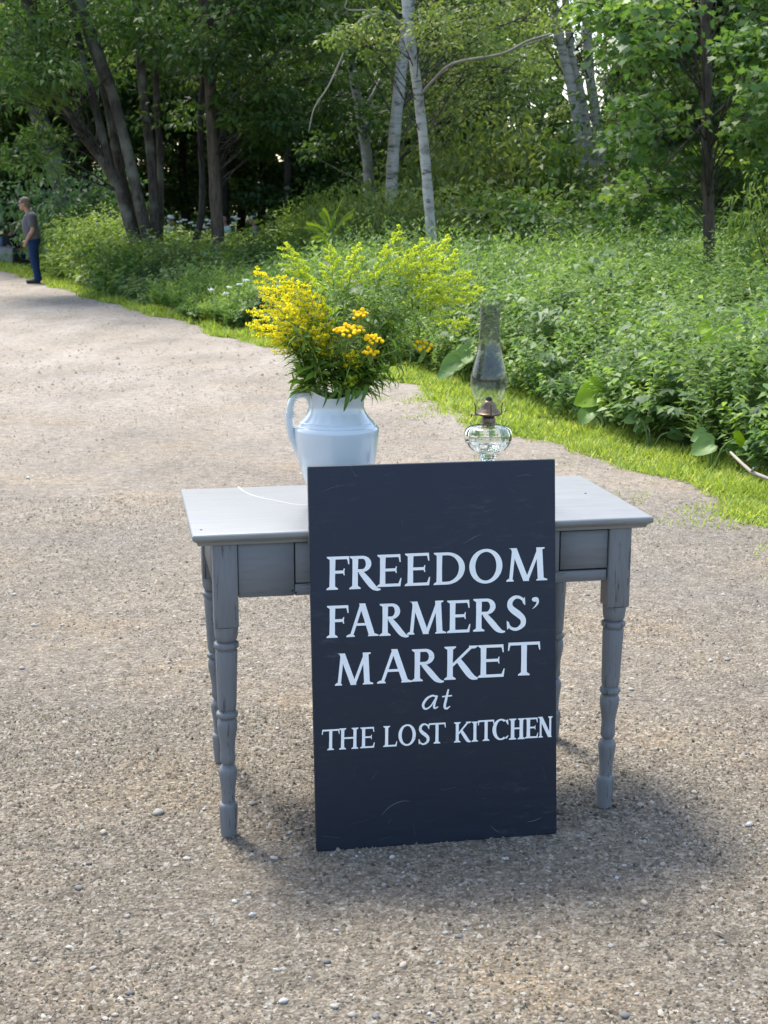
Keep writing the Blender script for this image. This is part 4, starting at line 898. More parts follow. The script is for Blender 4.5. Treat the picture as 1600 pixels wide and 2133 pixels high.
# ------------------------------------------------------------------ the pitcher
def ceramic():
    m, n, out = new_mat('white_ironstone'); a = noise(n, 5, 3, 0.5)
    c = ramp(n, a, [(0.3,(0.53,0.575,0.605)),(0.7,(0.59,0.63,0.655))])
    principled(n, out, c, 0.12, 0.6, bump(n, a, 0.05, 0.01), **{'Coat Weight':0.5,'Coat Roughness':0.06}); return m
M['ceramic'] = ceramic()
PX, PY = P(702, 1000, 3.60)[0], 3.60
pit = tag(empty('pitcher', (PX, PY, TZ)), 'white glazed ironstone pitcher full of yellow flowers on the table', 'pitcher')
def pmod(r_, z, a):   # eight soft panels; rim rises at the handle (-x) and at the spout (+x)
    return r_*(1 + 0.010*np.cos(8*a)*np.clip((0.215-z)/0.1,0,1))
outer = [(0.052,0.0),(0.062,0.0),(0.066,0.006),(0.060,0.014),(0.062,0.024),(0.074,0.045),(0.0835,0.065),(0.092,0.088),(0.0985,0.113),(0.104,0.145),(0.1075,0.175),(0.1085,0.190),(0.108,0.197),(0.104,0.2035),(0.0965,0.208),(0.0945,0.210),(0.0957,0.2125),(0.093,0.2155),(0.0865,0.2195),(0.081,0.2255),(0.0755,0.235),(0.0715,0.247),(0.070,0.259),(0.071,0.272),(0.074,0.286),(0.0772,0.295)]
inner = [(0.0750,0.2955),(0.071,0.288),(0.067,0.275),(0.0655,0.263),(0.068,0.250),(0.080,0.230),(0.100,0.205),(0.102,0.190),(0.094,0.150),(0.080,0.10),(0.062,0.05),(0.05,0.02),(0.01,0.016)]
b = MB(); sm_ = lambda q_: [(p_[0],p_[2]) for p_ in smooth_path([(r_,0,z) for r_,z in q_],4)]; b.lathe(sm_(outer)+sm_(inner), 72, mod=pmod); me = b.mesh('body')
co = np.array([v.co for v in me.vertices]); h = np.clip((co[:,2]-0.258)/0.037,0,1)**1.5; an = np.arctan2(co[:,1],co[:,0])
co[:,2] += h*(0.014*np.cos(2*an) + 0.006*(np.cos(an) > 0)*np.cos(an)); co[:,0] += h*0.012*np.clip(np.cos(an),0,1)**4
me.vertices.foreach_set('co', co.astype(np.float32).ravel()); me.update()
bo = link('body', me, M['ceramic'], pit, True)
def zp(x, y): return np.array(((x-812)*0.1852e-3, -0.012, (1850-y)*0.1852e-3))
b = MB(); hp = smooth_path([zp(500,480),zp(470,380),zp(420,325),zp(330,315),zp(240,345),zp(190,440),zp(172,560),zp(172,700),zp(192,860),zp(240,1000),zp(290,1100),zp(330,1200),zp(352,1260)], 5)
b.tube(hp, np.interp(np.linspace(0,1,len(hp)),[0,.1,.25,.45,.6,.8,.92,1],[.0125,.0115,.0100,.0092,.0102,.0095,.010,.007]), 12)
hd = b.build('handle', M['ceramic'], pit, True)
for (x,y,r_) in [(228,322,.0125),(462,300,.0125),(318,1000,.0135),(480,530,.0135),(335,1240,.011)]:
    b = MB(); b.ball(zp(x,y), r_, 14, 9); b.build('knob', M['ceramic'], hd, True)
b = MB(); q = zp(174,610)
for dz in (-.004,0.002,.008): b.tube([q+(0,0,dz-.0015),q+(0,0,dz+.0015)],[.0118,.0118],16)
b.build('band', M['ceramic'], hd, True, 40)

# ------------------------------------------------------------------ the oil lamp
def glass(name, tint=(1,1,1), rough=0.0):
    m, n, out = new_mat(name); g = nd(n, 'ShaderNodeBsdfGlass', Roughness=rough, IOR=1.47); g.inputs[0].default_value = (*tint,1)
    n.links.new(g.outputs[0], out.inputs[0]); return m
def chimney_glass():
    """thin old glass: mostly clear, glossy, a film of smoke that thickens towards the top"""
    m, n, out = new_mat('chimney_glass')
    tc = n.nodes.new('ShaderNodeTexCoord').outputs['Object']; sp = n.nodes.new('ShaderNodeSeparateXYZ'); n.links.new(tc, sp.inputs[0])
    st = noise(n, 6, 4, 0.6, tc, (6,6,0.4))
    hgt = nd(n, 'ShaderNodeMapRange'); n.links.new(sp.outputs[2], hgt.inputs[0]); hgt.inputs[1].default_value = 0.25; hgt.inputs[2].default_value = 0.36
    fac = nd(n, 'ShaderNodeMath', operation='MULTIPLY'); n.links.new(hgt.outputs[0], fac.inputs[0]); n.links.new(ramp(n, st, [(0.3,(.55,)*3),(0.7,(1,)*3)]), fac.inputs[1])
    tint = mix(n, fac.outputs[0], (0.92,0.935,0.93), (0.47,0.49,0.47))
    tr = n.nodes.new('ShaderNodeBsdfTransparent'); n.links.new(tint, tr.inputs[0])
    gl = nd(n, 'ShaderNodeBsdfGlossy', Roughness=0.03); lw = nd(n, 'ShaderNodeLayerWeight', Blend=0.5); pw = nd(n, 'ShaderNodeMath', operation='POWER'); n.links.new(lw.outputs['Facing'], pw.inputs[0]); pw.inputs[1].default_value = 3.5; fr = nd(n, 'ShaderNodeMath', operation='MULTIPLY_ADD'); n.links.new(pw.outputs[0], fr.inputs[0]); fr.inputs[1].default_value = 0.7; fr.inputs[2].default_value = 0.06
    ms = n.nodes.new('ShaderNodeMixShader'); n.links.new(fr.outputs[0], ms.inputs[0]); n.links.new(tr.outputs[0], ms.inputs[1]); n.links.new(gl.outputs[0], ms.inputs[2])
    df = nd(n, 'ShaderNodeBsdfDiffuse'); df.inputs[0].default_value = (0.35,0.36,0.34,1); m2 = n.nodes.new('ShaderNodeMixShader')
    f2 = nd(n, 'ShaderNodeMath', operation='MULTIPLY'); n.links.new(fac.outputs[0], f2.inputs[0]); f2.inputs[1].default_value = 0.16
    n.links.new(f2.outputs[0], m2.inputs[0]); n.links.new(ms.outputs[0], m2.inputs[1]); n.links.new(df.outputs[0], m2.inputs[2]); n.links.new(m2.outputs[0], out.inputs[0]); return m
M['chimney'] = chimney_glass(); M['glass'] = glass('pressed_glass', (0.97,0.99,0.98))
M['brass'] = plain('tarnished_brass', (0.16,0.12,0.09), 0.42, 0.5, 0.35, 60, 0.1, Metallic=0.85)
M['wick'] = plain('sooty_wick', (0.01,0.01,0.01), 0.95)
LXp, LYp = P(1015.5, 1000, 3.70)[0], 3.70
lamp = tag(empty('oil_lamp', (LXp, LYp, TZ)), 'glass oil lamp with tall smoky chimney and brown burner on the table', 'lamp')
kz = 0.2217e-3
def z_(y): return (2425-y)*kz
b = MB(); prof = [(0.056,0.0),(0.058,0.003),(0.057,0.010),(0.050,0.018),(0.036,0.030),(0.023,0.050),(0.0165,0.075),(0.0165,z_(1990)),(0.019,z_(1968)),(0.023,z_(1955)),(0.0235,z_(1940)),(0.0205,z_(1930)),(0.0225,z_(1915)),(0.024,z_(1900))]
def fl(r_, z, a): return r_*(1+0.05*np.cos(8*a))
b.lathe(prof, 48, mod=fl); b.build('foot', M['glass'], lamp, True)
# ribbed bowl
def rib(r_, z, a): return r_*(1 - 0.045*np.abs(np.cos(6*a))**10*(r_ > .035))
b = MB(); bw = [(0.020,z_(1899)),(0.030,z_(1890)),(0.045,z_(1862)),(0.056,z_(1815)),(0.0605,z_(1772)),(0.0595,z_(1764)),(0.0595,z_(1752)),(0.0625,z_(1745)),(0.0638,z_(1700)),(0.0625,z_(1650)),(0.0585,z_(1612)),(0.050,z_(1590)),(0.036,z_(1574)),(0.020,z_(1566))]
b.lathe(bw, 96, mod=rib)
bi = [(0.016,z_(1580)),(0.036,z_(1592)),(0.047,z_(1608)),(0.0545,z_(1640)),(0.0575,z_(1700)),(0.056,z_(1750)),(0.053,z_(1790)),(0.043,z_(1840)),(0.028,z_(1872)),(0.012,z_(1880))]
b.lathe(bi, 48)
b.build('bowl', M['glass'], lamp, True, 50)
b = MB(); b.lathe([(0.0195,z_(1575)),(0.0205,z_(1562)),(0.0200,z_(1548)),(0.0185,z_(1540)),(0.0185,z_(1490)),(0.0165,z_(1478)),(0.0150,z_(1468))], 28); b.build('collar', M['brass'], lamp, True, 40)
b = MB(); b.lathe([(0.015,z_(1466)),(0.026,z_(1456)),(0.0335,z_(1446)),(0.0340,z_(1440)),(0.0335,z_(1428)),(0.030,z_(1420)),(0.0275,z_(1400)),(0.0245,z_(1385)),(0.0215,z_(1370)),(0.0195,z_(1345)),(0.0170,z_(1315)),(0.0125,z_(1290)),(0.0085,z_(1275))], 32)
bu = b.build('burner', M['brass'], lamp, True, 40)
b = MB(); b.lathe([(0.0082,z_(1276)),(0.0085,z_(1258)),(0.0065,z_(1243)),(0.003,z_(1236))], 16); b.build('wick_cap', M['wick'], bu, True)
for i in range(4):
    a = math.pi/4*0+i*math.pi/2+0.12; c_, s_ = math.cos(a), math.sin(a); b = MB()
    b.tube([(c_*.033,s_*.033,z_(1440)),(c_*.0352,s_*.0352,z_(1425)),(c_*.0352,s_*.0352,z_(1350)),(c_*.0372,s_*.0372,z_(1318)),(c_*.0378,s_*.0378,z_(1300))], [.0016]*5, 6); b.build('prong', M['brass'], bu, True)
b = MB(); b.tube([(-.028,0,z_(1452)),(-.044,0,z_(1452))],[.0013,.0013],6); b.tube([(-.0435,0,z_(1452)),(-.0465,0,z_(1452))],[.0062,.0062],14); b.build('wick_wheel', M['brass'], bu)
b = MB(); ch = [(0.0335,z_(1432)),(0.0340,z_(1400)),(0.0340,z_(1300)),(0.0348,z_(1262)),(0.0385,z_(1232)),(0.0435,z_(1185)),(0.0470,z_(1120)),(0.0482,z_(1050)),(0.0472,z_(980)),(0.0435,z_(900)),(0.0385,z_(810)),(0.0335,z_(720)),(0.0302,z_(640)),(0.0283,z_(560)),(0.0270,z_(440)),(0.0262,z_(300)),(0.0262,z_(160))]
chs = smooth_path([(r_,0,z) for r_,z in ch],4); b.lathe([(p_[0],p_[2]) for p_ in chs], 56, capb=False, capt=False); co_ = b.build('chimney', M['chimney'], lamp, True)

# ------------------------------------------------------------------ the flowers
M['stem'] = plain('flower_stem', (0.24,0.33,0.07), 0.55)
M['fleaf'] = leaf_mat('flower_leaf', [(0.0,(0.07,0.14,0.025)),(0.6,(0.17,0.28,0.04)),(1.0,(0.30,0.42,0.06))], trans=0.5, patch=0.0)
M['gold'] = leaf_mat('goldenrod_yellow', [(0.0,(0.50,0.50,0.03)),(0.5,(0.82,0.70,0.02)),(1.0,(0.92,0.86,0.08))], trans=0.5, rough=0.7, spec=0.1, patch=0.0)
M['greengold'] = leaf_mat('goldenrod_bud', [(0.0,(0.28,0.40,0.05)),(0.5,(0.52,0.60,0.06)),(1.0,(0.80,0.82,0.10))], trans=0.5, rough=0.7, spec=0.1, patch=0.0)
M['tansy'] = plain('tansy_button', (0.76,0.48,0.008), 0.75, 0.1, 0.12, 300, 0.3)
OCT = np.array([(1,0,0),(0,1,0),(-1,0,0),(0,-1,0),(0,0,1),(0,0,-1)],float); OF = np.array([(0,1,4),(1,2,4),(2,3,4),(3,0,4),(1,0,5),(2,1,5),(3,2,5),(0,3,5)])
def florets(Pp, size, r):
    """tiny ray flowers: small thin petals turned every way"""
    n_ = len(Pp); D = r.normal(0,1,(n_,3))+np.array((0,-.2,.5)); N = r.normal(0,1,(n_,3))+np.array((0,-.5,.6)); L_ = size*2.6*(0.6+0.8*r.random(n_))
    return leafs(Pp, D, N, L_, L_*0.8, np.clip(r.normal(.5,.22,n_),0,1), 0.1, 0.1, 0.5)
MOUTH = np.array((PX, PY, TZ+0.285))
def stem_path(tip, r, spread=0.05, bow=0.0):
    d = tip-MOUTH; hd_ = d.copy(); hd_[2] = 0; ln = np.linalg.norm(hd_)+1e-6
    m_ = MOUTH + hd_/ln*min(spread, ln*0.35)*(0.7+0.5*r.random()) + r.normal(0,.012,3)*np.array((1,1,.2))
    b0 = MOUTH - np.array((0,0,0.20)) - hd_/ln*0.02 + r.normal(0,.012,3)*np.array((1,1,.2))
    mid = m_*0.5+tip*0.5 + np.array((0,0,0.10*np.linalg.norm(d)*(1+bow))) - hd_*0.10
    return smooth_path([b0, m_, mid, tip], 12)
def leaves_on(pts, i0, i1, n_, L, W, r, curl=0.25, up=0.3):
    tg = norm(np.gradient(pts,axis=0)); idx = np.linspace(i0, i1, n_); pos=[];D=[];N=[]
    for k_, f in enumerate(idx):
        i = int(min(f, len(pts)-2)); p_ = pts[i]+(pts[i+1]-pts[i])*(f-i); a = k_*2.4+r.random()
        u = norm(np.cross(tg[i],(0.3,0.9,0.1))); v = np.cross(tg[i],u); rad = math.cos(a)*u+math.sin(a)*v
        pos.append(p_); D.append(rad+tg[i]*(up+0.3*r.random())); N.append(tg[i]*1.0-rad*0.2+r.normal(0,.2,3))
    pos=np.array(pos);D=np.array(D);N=np.array(N); LL = L*(0.6+0.7*r.random(n_))*np.linspace(1.15,.6,n_)
    # two-segment leaf: base half and drooping tip half
    D=norm(D);S=norm(np.cross(D,N));N=np.cross(S,D);l=LL[:,None];w2=(W*(0.7+.5*r.random(n_)))[:,None]/2; cu=curl*(0.5+r.random((n_,1)))
    A=pos; B=pos+D*l*.35; C=pos+D*l*.7-N*l*cu*.35; T=pos+D*l*.95-N*l*cu
    V=np.stack([A,B+S*w2,B-S*w2,C+S*w2*.8,C-S*w2*.8,T],1).reshape(-1,3); o_=(np.arange(n_)*6)[:,None]
    F3=np.concatenate([np.array([(0,1,2)])+o_, np.array([(3,5,4)])+o_]); F4=np.array([(1,3,4,2)])+o_
    return V,[F3,F4],np.repeat(np.clip(r.normal(.45,.25,n_),0,1),6)
def goldenrod(tip_px, dY, plen, mat, seed, label, nb=20, blen=0.05, fs=0.0021, lf=58):
    r = np.random.default_rng(seed); tip = P(tip_px[0], tip_px[1], PY+dY); pts = stem_path(tip, r)
    # the tip nods over, outwards
    t = tag(empty('goldenrod', tuple(MOUTH)), label, 'flower', 'goldenrod in the pitcher'); pts = pts-MOUTH
    b = MB(); b.tube(pts, np.linspace(.0027,.0010,len(pts)), 5); b.build('stem', M['stem'], t, True)
    seg = np.concatenate([[0],np.cumsum(np.linalg.norm(np.diff(pts,axis=0),axis=1))]); tot_ = seg[-1]; i_pl = int(np.searchsorted(seg, tot_-plen))
    V,F,q = leaves_on(pts, 13, max(i_pl+6,22), lf, .062, .0068, r); link('leaves', mesh_np('leaves',V,F,q), M['fleaf'], t)
    C=[]; b = MB(); tg = norm(np.gradient(pts,axis=0)); out_ = norm((tip-MOUTH)*np.array((1,1,0))+np.array((0,-.05,0)))
    for k_ in range(nb):
        f = (k_+0.3*r.random())/nb; s = tot_-plen*(1-f); i = min(int(np.searchsorted(seg,s)),len(pts)-1); p0 = pts[i]; a = k_*2.4+r.random()*.5
        u = norm(np.cross(tg[i],(0.2,0.9,0.3))); v = np.cross(tg[i],u); rad = math.cos(a)*u+math.sin(a)*v
        l = blen*(1-f)**.75*(0.75+.5*r.random())+0.008; e1 = p0+rad*l*.55+tg[i]*l*.45; e2 = p0+rad*l*.80+out_*l*.35+tg[i]*l*.75-np.array((0,0,l*.10))
        br = smooth_path([p0,e1,e2],5); b.tube(br,np.linspace(.0007,.0004,len(br)),3,cap=False)
        n_ = int((24+l*2600)*(0.55 if mat == 'gold' else 0.9)); tt = 0.15+0.85*r.random(n_); j = tt*(len(br)-1); ii = np.minimum(j.astype(int),len(br)-2)
        q_ = br[ii]+(br[ii+1]-br[ii])*(j-ii)[:,None]; C.append(q_+r.normal(0,1,(n_,3))*.0017+np.array((0,0,.0012)))
    n_ = 40; f = r.random(n_); j = i_pl+ (0.5+0.5*f)*(len(pts)-1-i_pl); ii = np.minimum(j.astype(int),len(pts)-2); C.append(pts[ii]+(pts[ii+1]-pts[ii])*(j-ii)[:,None]+r.normal(0,.0018,(n_,3)))
    V,F,q = florets(np.concatenate(C), fs, r); pl = link('plume', mesh_np('plume',V,F,q), M[mat], t); b.build('plume_twigs', M['stem'], pl)
G1 = 'deep yellow goldenrod plume '; G2 = 'greenish goldenrod plume '
for i,(px,dY,pl_,mt,lab,nb,bl) in enumerate([
    ((536,566),-.02,.20,'gold',G1+'reaching furthest up the left side',26,.042),((545,604),-.06,.18,'gold',G1+'second from the top on the left side',24,.042),((527,648),.02,.17,'gold',G1+'in the middle of the left side',22,.038),((522,676),-.03,.15,'gold',G1+'lowest on the left side',20,.032),
    ((588,580),.03,.17,'gold',G1+'upright beside the left-hand ones',22,.040),((612,585),-.04,.16,'gold',G1+'upright nearer the middle, left',20,.036),((641,598),-.05,.17,'gold',G1+'left of the orange tansy buttons',22,.040),((668,620),.0,.15,'gold',G1+'short, just left of the tansy',20,.036),((600,640),-.08,.14,'gold',G1+'low in front at the left',18,.034),
    ((597,512),.04,.13,'greengold',G2+'with a thin upright tip, top left',16,.038),((628,545),.06,.12,'greengold',G2+'behind the yellow left group',14,.034),((688,520),.0,.12,'greengold',G2+'bushy, left of the top middle',16,.045),((742,516),.02,.12,'greengold',G2+'straight, top middle',15,.034),
    ((832,480),.0,.17,'greengold',G2+'tallest of all with a nodding tip',22,.040),((878,508),.03,.11,'greengold',G2+'right of the tallest one',14,.036),((930,502),-.02,.16,'greengold',G2+'upright at the top right',20,.042),((946,533),.03,.16,'greengold',G2+'just below the top right one',20,.045),((975,575),.0,.18,'greengold',G2+'broad, arching to the right',24,.050),((997,606),-.03,.17,'greengold',G2+'arching furthest right above the lamp chimney',22,.038),
    ((966,672),.02,.07,'greengold',G2+'small, drooping beside the lamp chimney',9,.02),((735,735),-.09,.08,'gold','small yellow goldenrod tip low at the front',12,.026),((735,790),-.09,.06,'greengold','small goldenrod tip hanging at the pitcher rim',9,.018),((660,690),-.08,.10,'gold','short goldenrod tip low at the left front',14,.03)]):
    goldenrod(px, dY, pl_, mt, 300+i, lab, nb, bl, 0.0016 if mt == 'gold' else 0.00145)
def tansy(px, dY, n_, rad, seed, label):
    r = np.random.default_rng(seed); tip = P(px[0],px[1],PY+dY); pts = stem_path(tip,r)-MOUTH
    t = tag(empty('tansy', tuple(MOUTH)), label, 'flower', 'tansy in the pitcher'); b = MB(); b.tube(pts,np.linspace(.0025,.0012,len(pts)),5); b.build('stem',M['stem'],t,True)
    V,F,q = leaves_on(pts,13,len(pts)-6,26,.05,.005,r,.2,.6); link('leaves',mesh_np('leaves',V,F,q),M['fleaf'],t)
    e = pts[-1]; st = MB()
    for i in range(n_):
        a = i*2.4; d = rad*math.sqrt((i+.5)/n_); c = e+np.array((math.cos(a)*d, math.sin(a)*d*.7-.01, .012*(1-d/rad)+r.normal(0,.003)+.25*math.sin(a)*d)); st.tube([e-np.array((0,0,.03)),(e+c)/2-np.array((0,0,.008)),c],[.0009]*3,3,cap=False)
        up = norm(np.array((r.normal(0,.25),-.75+r.normal(0,.2),.8))); u = norm(np.cross(up,(1,.1,0))); v = np.cross(up,u); rot = np.stack([u,v,up],1)
        bb_ = MB(); bb_.lathe([(.002,-.0025),(.0046,-.001),(.0053,.0012),(.0047,.0028),(.003,.0034),(.0012,.0030)],10); me = bb_.mesh('button'); co = np.array([q_.co for q_ in me.vertices])*(0.8+.35*r.random()); co = co@rot.T; me.vertices.foreach_set('co',co.astype(np.float32).ravel()); me.update()
        o = link('button', me, M['tansy'], t, True); o.location = tuple(c)
    st.build('flower_stalks', M['stem'], t)
for i,(px,dY,n_,rad,lab) in enumerate([((752,655),-.10,13,.020,'small round cluster of orange tansy buttons, uppermost of the tansies'),((732,690),-.12,24,.032,'widest flat cluster of orange tansy buttons in the middle of the flowers'),((778,708),-.11,16,.024,'cluster of tansy buttons at the right of the widest one'),((772,735),-.10,12,.022,'yellow tansy cluster hanging below the others'),((882,722),-.02,11,.024,'lone orange tansy cluster out to the right of the bunch'),((706,694),-.09,7,.014,'few tansy buttons at the left of the widest cluster')]):
    tansy(px,dY,n_,rad,400+i,lab)
def leafy(px, dY, seed, label, n_=22, L=.11, W=.017, mat='fleaf'):
    r = np.random.default_rng(seed); tip = P(px[0],px[1],PY+dY); pts = stem_path(tip,r,.055)-MOUTH
    t = tag(empty('leafy_stem', tuple(MOUTH)), label, 'greenery', 'leafy stems in the pitcher'); b = MB(); b.tube(pts,np.linspace(.0024,.0009,len(pts)),5); b.build('stem',M['stem'],t,True)
    V,F,q = leaves_on(pts,12,len(pts)-1,n_,L,W,r,.3,.35); link('leaves',mesh_np('leaves',V,F,q),M[mat],t)
WH = ['high right of centre','behind the high right one','reaching right under the arching plumes','right of centre at mid height','low on the right','behind, right of the middle','top middle, behind','left of the top middle','front right, low','left, behind the yellow plumes','low at the left front','at the right of the rim','right of the rim, spreading','in the middle behind the tansy','just above the tansy','low left over the rim','by the lone tansy cluster','far left, low','spreading right below the lone tansy','leaning right towards the lamp','right, just over the rim','left, just over the rim','in front of the left yellow plumes','right of the lowest tansy','behind the lone tansy','middle right, upright']
for i,(px,dY) in enumerate([((845,560),.02),((870,600),.05),((905,620),-.02),((860,650),.0),((920,690),.03),((815,600),.06),((770,570),.07),((715,580),.05),((840,700),-.06),((640,700),.04),((620,730),-.03),((800,770),-.08),((830,760),-.04),((690,640),.08),((760,620),.04),((655,760),-.07),((905,700),-.03),((585,700),.0),((870,755),-.02),((915,650),-.06),((835,790),-.02),((612,790),-.02),((620,690),-.1),((825,730),-.1),((890,670),.06),((830,640),-.05)]):
    leafy(px,dY,500+i,'flowerless green leafy stem '+WH[i], n_=[24,32,30][i%3], L=[.08,.065,.06][i%3], W=[.014,.010,.009][i%3])
# leaves hanging over the rim at the front
for i,(u,v,w_) in enumerate([(716,858,.012),(680,832,.009),(738,832,.012),(752,838,.010),(700,846,.006),(672,850,.005),(728,838,.008),(646,812,.006)]):
    r = np.random.default_rng(600+i); e = P(u,v,PY-.105)-MOUTH; a = P(u+(8 if i!=1 else 22), 815+r.normal(0,5), PY-.082)-MOUTH
    pts = smooth_path([np.array((a[0]*.3,-.02,-.03)), a+np.array((0,0,.006)), (a+e)/2+np.array((.004,-.012,.004)), e],8); tgx = norm(np.gradient(pts,axis=0)); S = norm(np.cross(tgx,(0.1,1.,0.)))
    ww = w_/2*np.sin(np.linspace(0.05,1,len(pts))*math.pi)**.7+.0003; V = np.concatenate([pts+S*ww[:,None], pts-S*ww[:,None]]); n_ = len(pts)
    F = np.array([(j,j+1,n_+j+1,n_+j) for j in range(n_-1)]); o = link('drooping_leaf', mesh_np('drooping_leaf',V,F,np.full(len(V),.15)), M['fleaf'], None, True); o.location = tuple(MOUTH)
    tag(o, ['longest narrow leaf','leaf curling left','broad leaf right of the longest','rightmost hanging leaf','thin leaf just left of the longest','thin leaf lowest at the left','short middle leaf','leftmost hanging leaf near the handle'][i]+' drooping over the front rim of the pitcher', 'leaf', 'leaves drooping over the pitcher rim')

# ------------------------------------------------------------------ people, wall, bench
def remesh(o, vox=0.012, it=4):
    m_ = o.modifiers.new('remesh','REMESH'); m_.mode = 'VOXEL'; m_.voxel_size = vox; m_.use_smooth_shade = True
    s_ = o.modifiers.new('smooth','SMOOTH'); s_.factor = 0.5; s_.iterations = it; return o
M['skin'] = plain('skin', (0.36,0.20,0.145), 0.55, 0.3, 0.08)
M['grey_shirt'] = plain('grey_shirt', (0.10,0.10,0.11), 0.9, 0.1, 0.12, 40, 0.1)
M['jeans'] = plain('blue_jeans', (0.012,0.028,0.085), 0.85, 0.15, 0.25, 30, 0.1)
M['shoe'] = plain('dark_shoe', (0.02,0.02,0.022), 0.7); M['grey_hair'] = plain('grey_hair', (0.13,0.11,0.09), 0.8, 0.2, 0.3, 60); M['white_hair'] = plain('white_hair', (0.55,0.54,0.52), 0.8, 0.2, 0.2, 60)
M['navy_shirt'] = plain('navy_shirt', (0.012,0.016,0.03), 0.9); M['backpack'] = plain('backpack', (0.12,0.15,0.24), 0.8); M['white_cloth'] = plain('white_cloth', (0.68,0.67,0.63), 0.9); M['aqua_cloth'] = plain('aqua_cloth', (0.45,0.58,0.58), 0.9); M['sage_cloth'] = plain('sage_cloth', (0.32,0.36,0.35), 0.9); M['brown_hair'] = plain('brown_hair', (0.05,0.03,0.02), 0.8); M['cap'] = plain('dark_cap', (0.02,0.025,0.04), 0.8)
def seg(b, pts, rad, n=12, sq=None): b.tube(smooth_path(pts,5), np.interp(np.linspace(0,1,(len(pts)-1)*5+1), np.linspace(0,1,len(pts)), rad), n, squash=sq)
def head(b, c, s=1.0, fx=-1.0):
    """head centred at c, facing fx along x"""
    c = np.array(c); b.ball(c+(0,0,.02*s), (.098*s,.075*s,.105*s), 14, 10); b.ball(c+np.array((fx*.025,0,-.055))*s, (.062*s,.056*s,.065*s), 12, 8)
    b.tube([c+np.array((fx*.088,0,.02))*s, c+np.array((fx*.104,0,-.012))*s, c+np.array((fx*.118,0,-.030))*s, c+np.array((fx*.085,0,-.038))*s],[.008*s,.013*s,.016*s,.008*s],8)
    b.ball(c+np.array((fx*.080,0,-.068))*s,(.014*s,.024*s,.010*s),8,6); b.ball(c+np.array((fx*.072,0,-.100))*s,(.022*s,.028*s,.020*s),8,6)
    for sy in (-1,1): b.ball(c+np.array((-fx*.008,sy*.078,-.008))*s,(.020*s,.010*s,.032*s),8,6)
    b.tube([c+np.array((fx*.086,-.045,.024))*s, c+np.array((fx*.094,0,.028))*s, c+np.array((fx*.086,.045,.024))*s],[.011*s]*3,6)
def hand(b, w_, d, side, s=1.0):
    """palm and five curled fingers; w_ wrist, d direction, side: where the thumb lies"""
    w_ = np.array(w_,float); d = norm(np.array(d,float)); side = norm(np.array(side,float)); nn = np.cross(d,side)
    b.tube([w_,w_+d*.045*s,w_+d*.085*s],[.026*s,.036*s,.034*s],10,squash=.55)
    for i,(o_,l) in enumerate([(.028,.070),(.010,.078),(-.009,.073),(-.027,.058)]):
        p = w_+d*.085*s+side*o_*s; b.tube([p,p+d*l*.45*s+nn*.006*s,p+d*l*.75*s+nn*.028*s,p+d*l*.82*s+nn*.048*s],[.010*s,.0095*s,.009*s,.008*s],7)
    p = w_+d*.03*s+side*.026*s; b.tube([p,p+(d*.6+side*.8)*.035*s,p+(d*1.0+side*.7)*.055*s+nn*.01*s],[.012*s,.011*s,.009*s],7)
# the standing man: side view, facing left (-x), weight on one leg, leaning back a little
mp = P(70, 588, 30.0); man = tag(empty('person', (mp[0], 30.0, 0), 0.12), 'person in grey t-shirt and blue jeans standing on the path at the left', 'person')
b = MB()
head(b, (-.115,0,1.625)); seg(b,[(-.02,0,1.40),(-.05,0,1.48),(-.085,0,1.56)],[.065,.056,.058])
seg(b,[(.03,0,.95),(.02,0,1.1),(.0,0,1.3),(-.01,0,1.42)],[.13,.13,.13,.10],14,1.25)
for sy in (-1,1):
    sh = np.array((.03,sy*.175,1.385)); el = np.array((.06 if sy<0 else .02, sy*.235, 1.10)); wr = np.array((-.075 if sy<0 else -.12, sy*.20, .885))
    seg(b,[(0,sy*.09,1.39),sh,(sh+el)/2,el,(el*.55+wr*.45),wr],[.06,.058,.050,.043,.043,.028]); hand(b,wr,(-.45,0,-.9),(-.8,.1,.4))
    seg(b,[(.03,sy*.085,.93),(.045,sy*.10,.50),(.10 if sy<0 else .07,sy*.105,.10)],[.085,.058,.042])
    seg(b,[(.11 if sy<0 else .08,sy*.105,.07),(.02 if sy<0 else -.01,sy*.11,.05),(-.06,sy*.115,.04)],[.045,.04,.03])
bodyo = remesh(b.build('body', M['skin'], man, True), .009, 3)
b = MB()
seg(b,[(.035,0,.90),(.02,0,1.0),(-.012,0,1.13),(-.01,0,1.27),(.005,0,1.38),(-.015,0,1.45)],[.150,.160,.168,.160,.135,.070],16,1.18)
for sy in (-1,1): seg(b,[(.0,sy*.10,1.38),(.03,sy*.185,1.375),(.045,sy*.215,1.26),(.055,sy*.235,1.16)],[.085,.078,.075,.074])
remesh(b.build('t_shirt', M['grey_shirt'], man, True), .010, 3)
b = MB(); seg(b,[(.03,0,.97),(.04,0,.86),(.04,0,.80)],[.145,.150,.12],14,1.15)
for sy in (-1,1): seg(b,[(.03,sy*.085,.88),(.035,sy*.095,.70),(.045,sy*.10,.50),(.085 if sy<0 else .06,sy*.105,.28),(.115 if sy<0 else .085,sy*.105,.06)],[.108,.096,.082,.076,.078])
remesh(b.build('jeans', M['jeans'], man, True), .010, 3)
for sy in (-1,1):
    x0 = .02 if sy<0 else -.01; b = MB(); b.ball((x0+.04,sy*.105,.055),(.105,.056,.062),12,8); b.ball((x0-.06,sy*.112,.040),(.105,.054,.050),12,8); b.box((x0,sy*.11,.012),(.28,.085,.022)); remesh(b.build('shoe', M['shoe'], man, True), .008, 2)
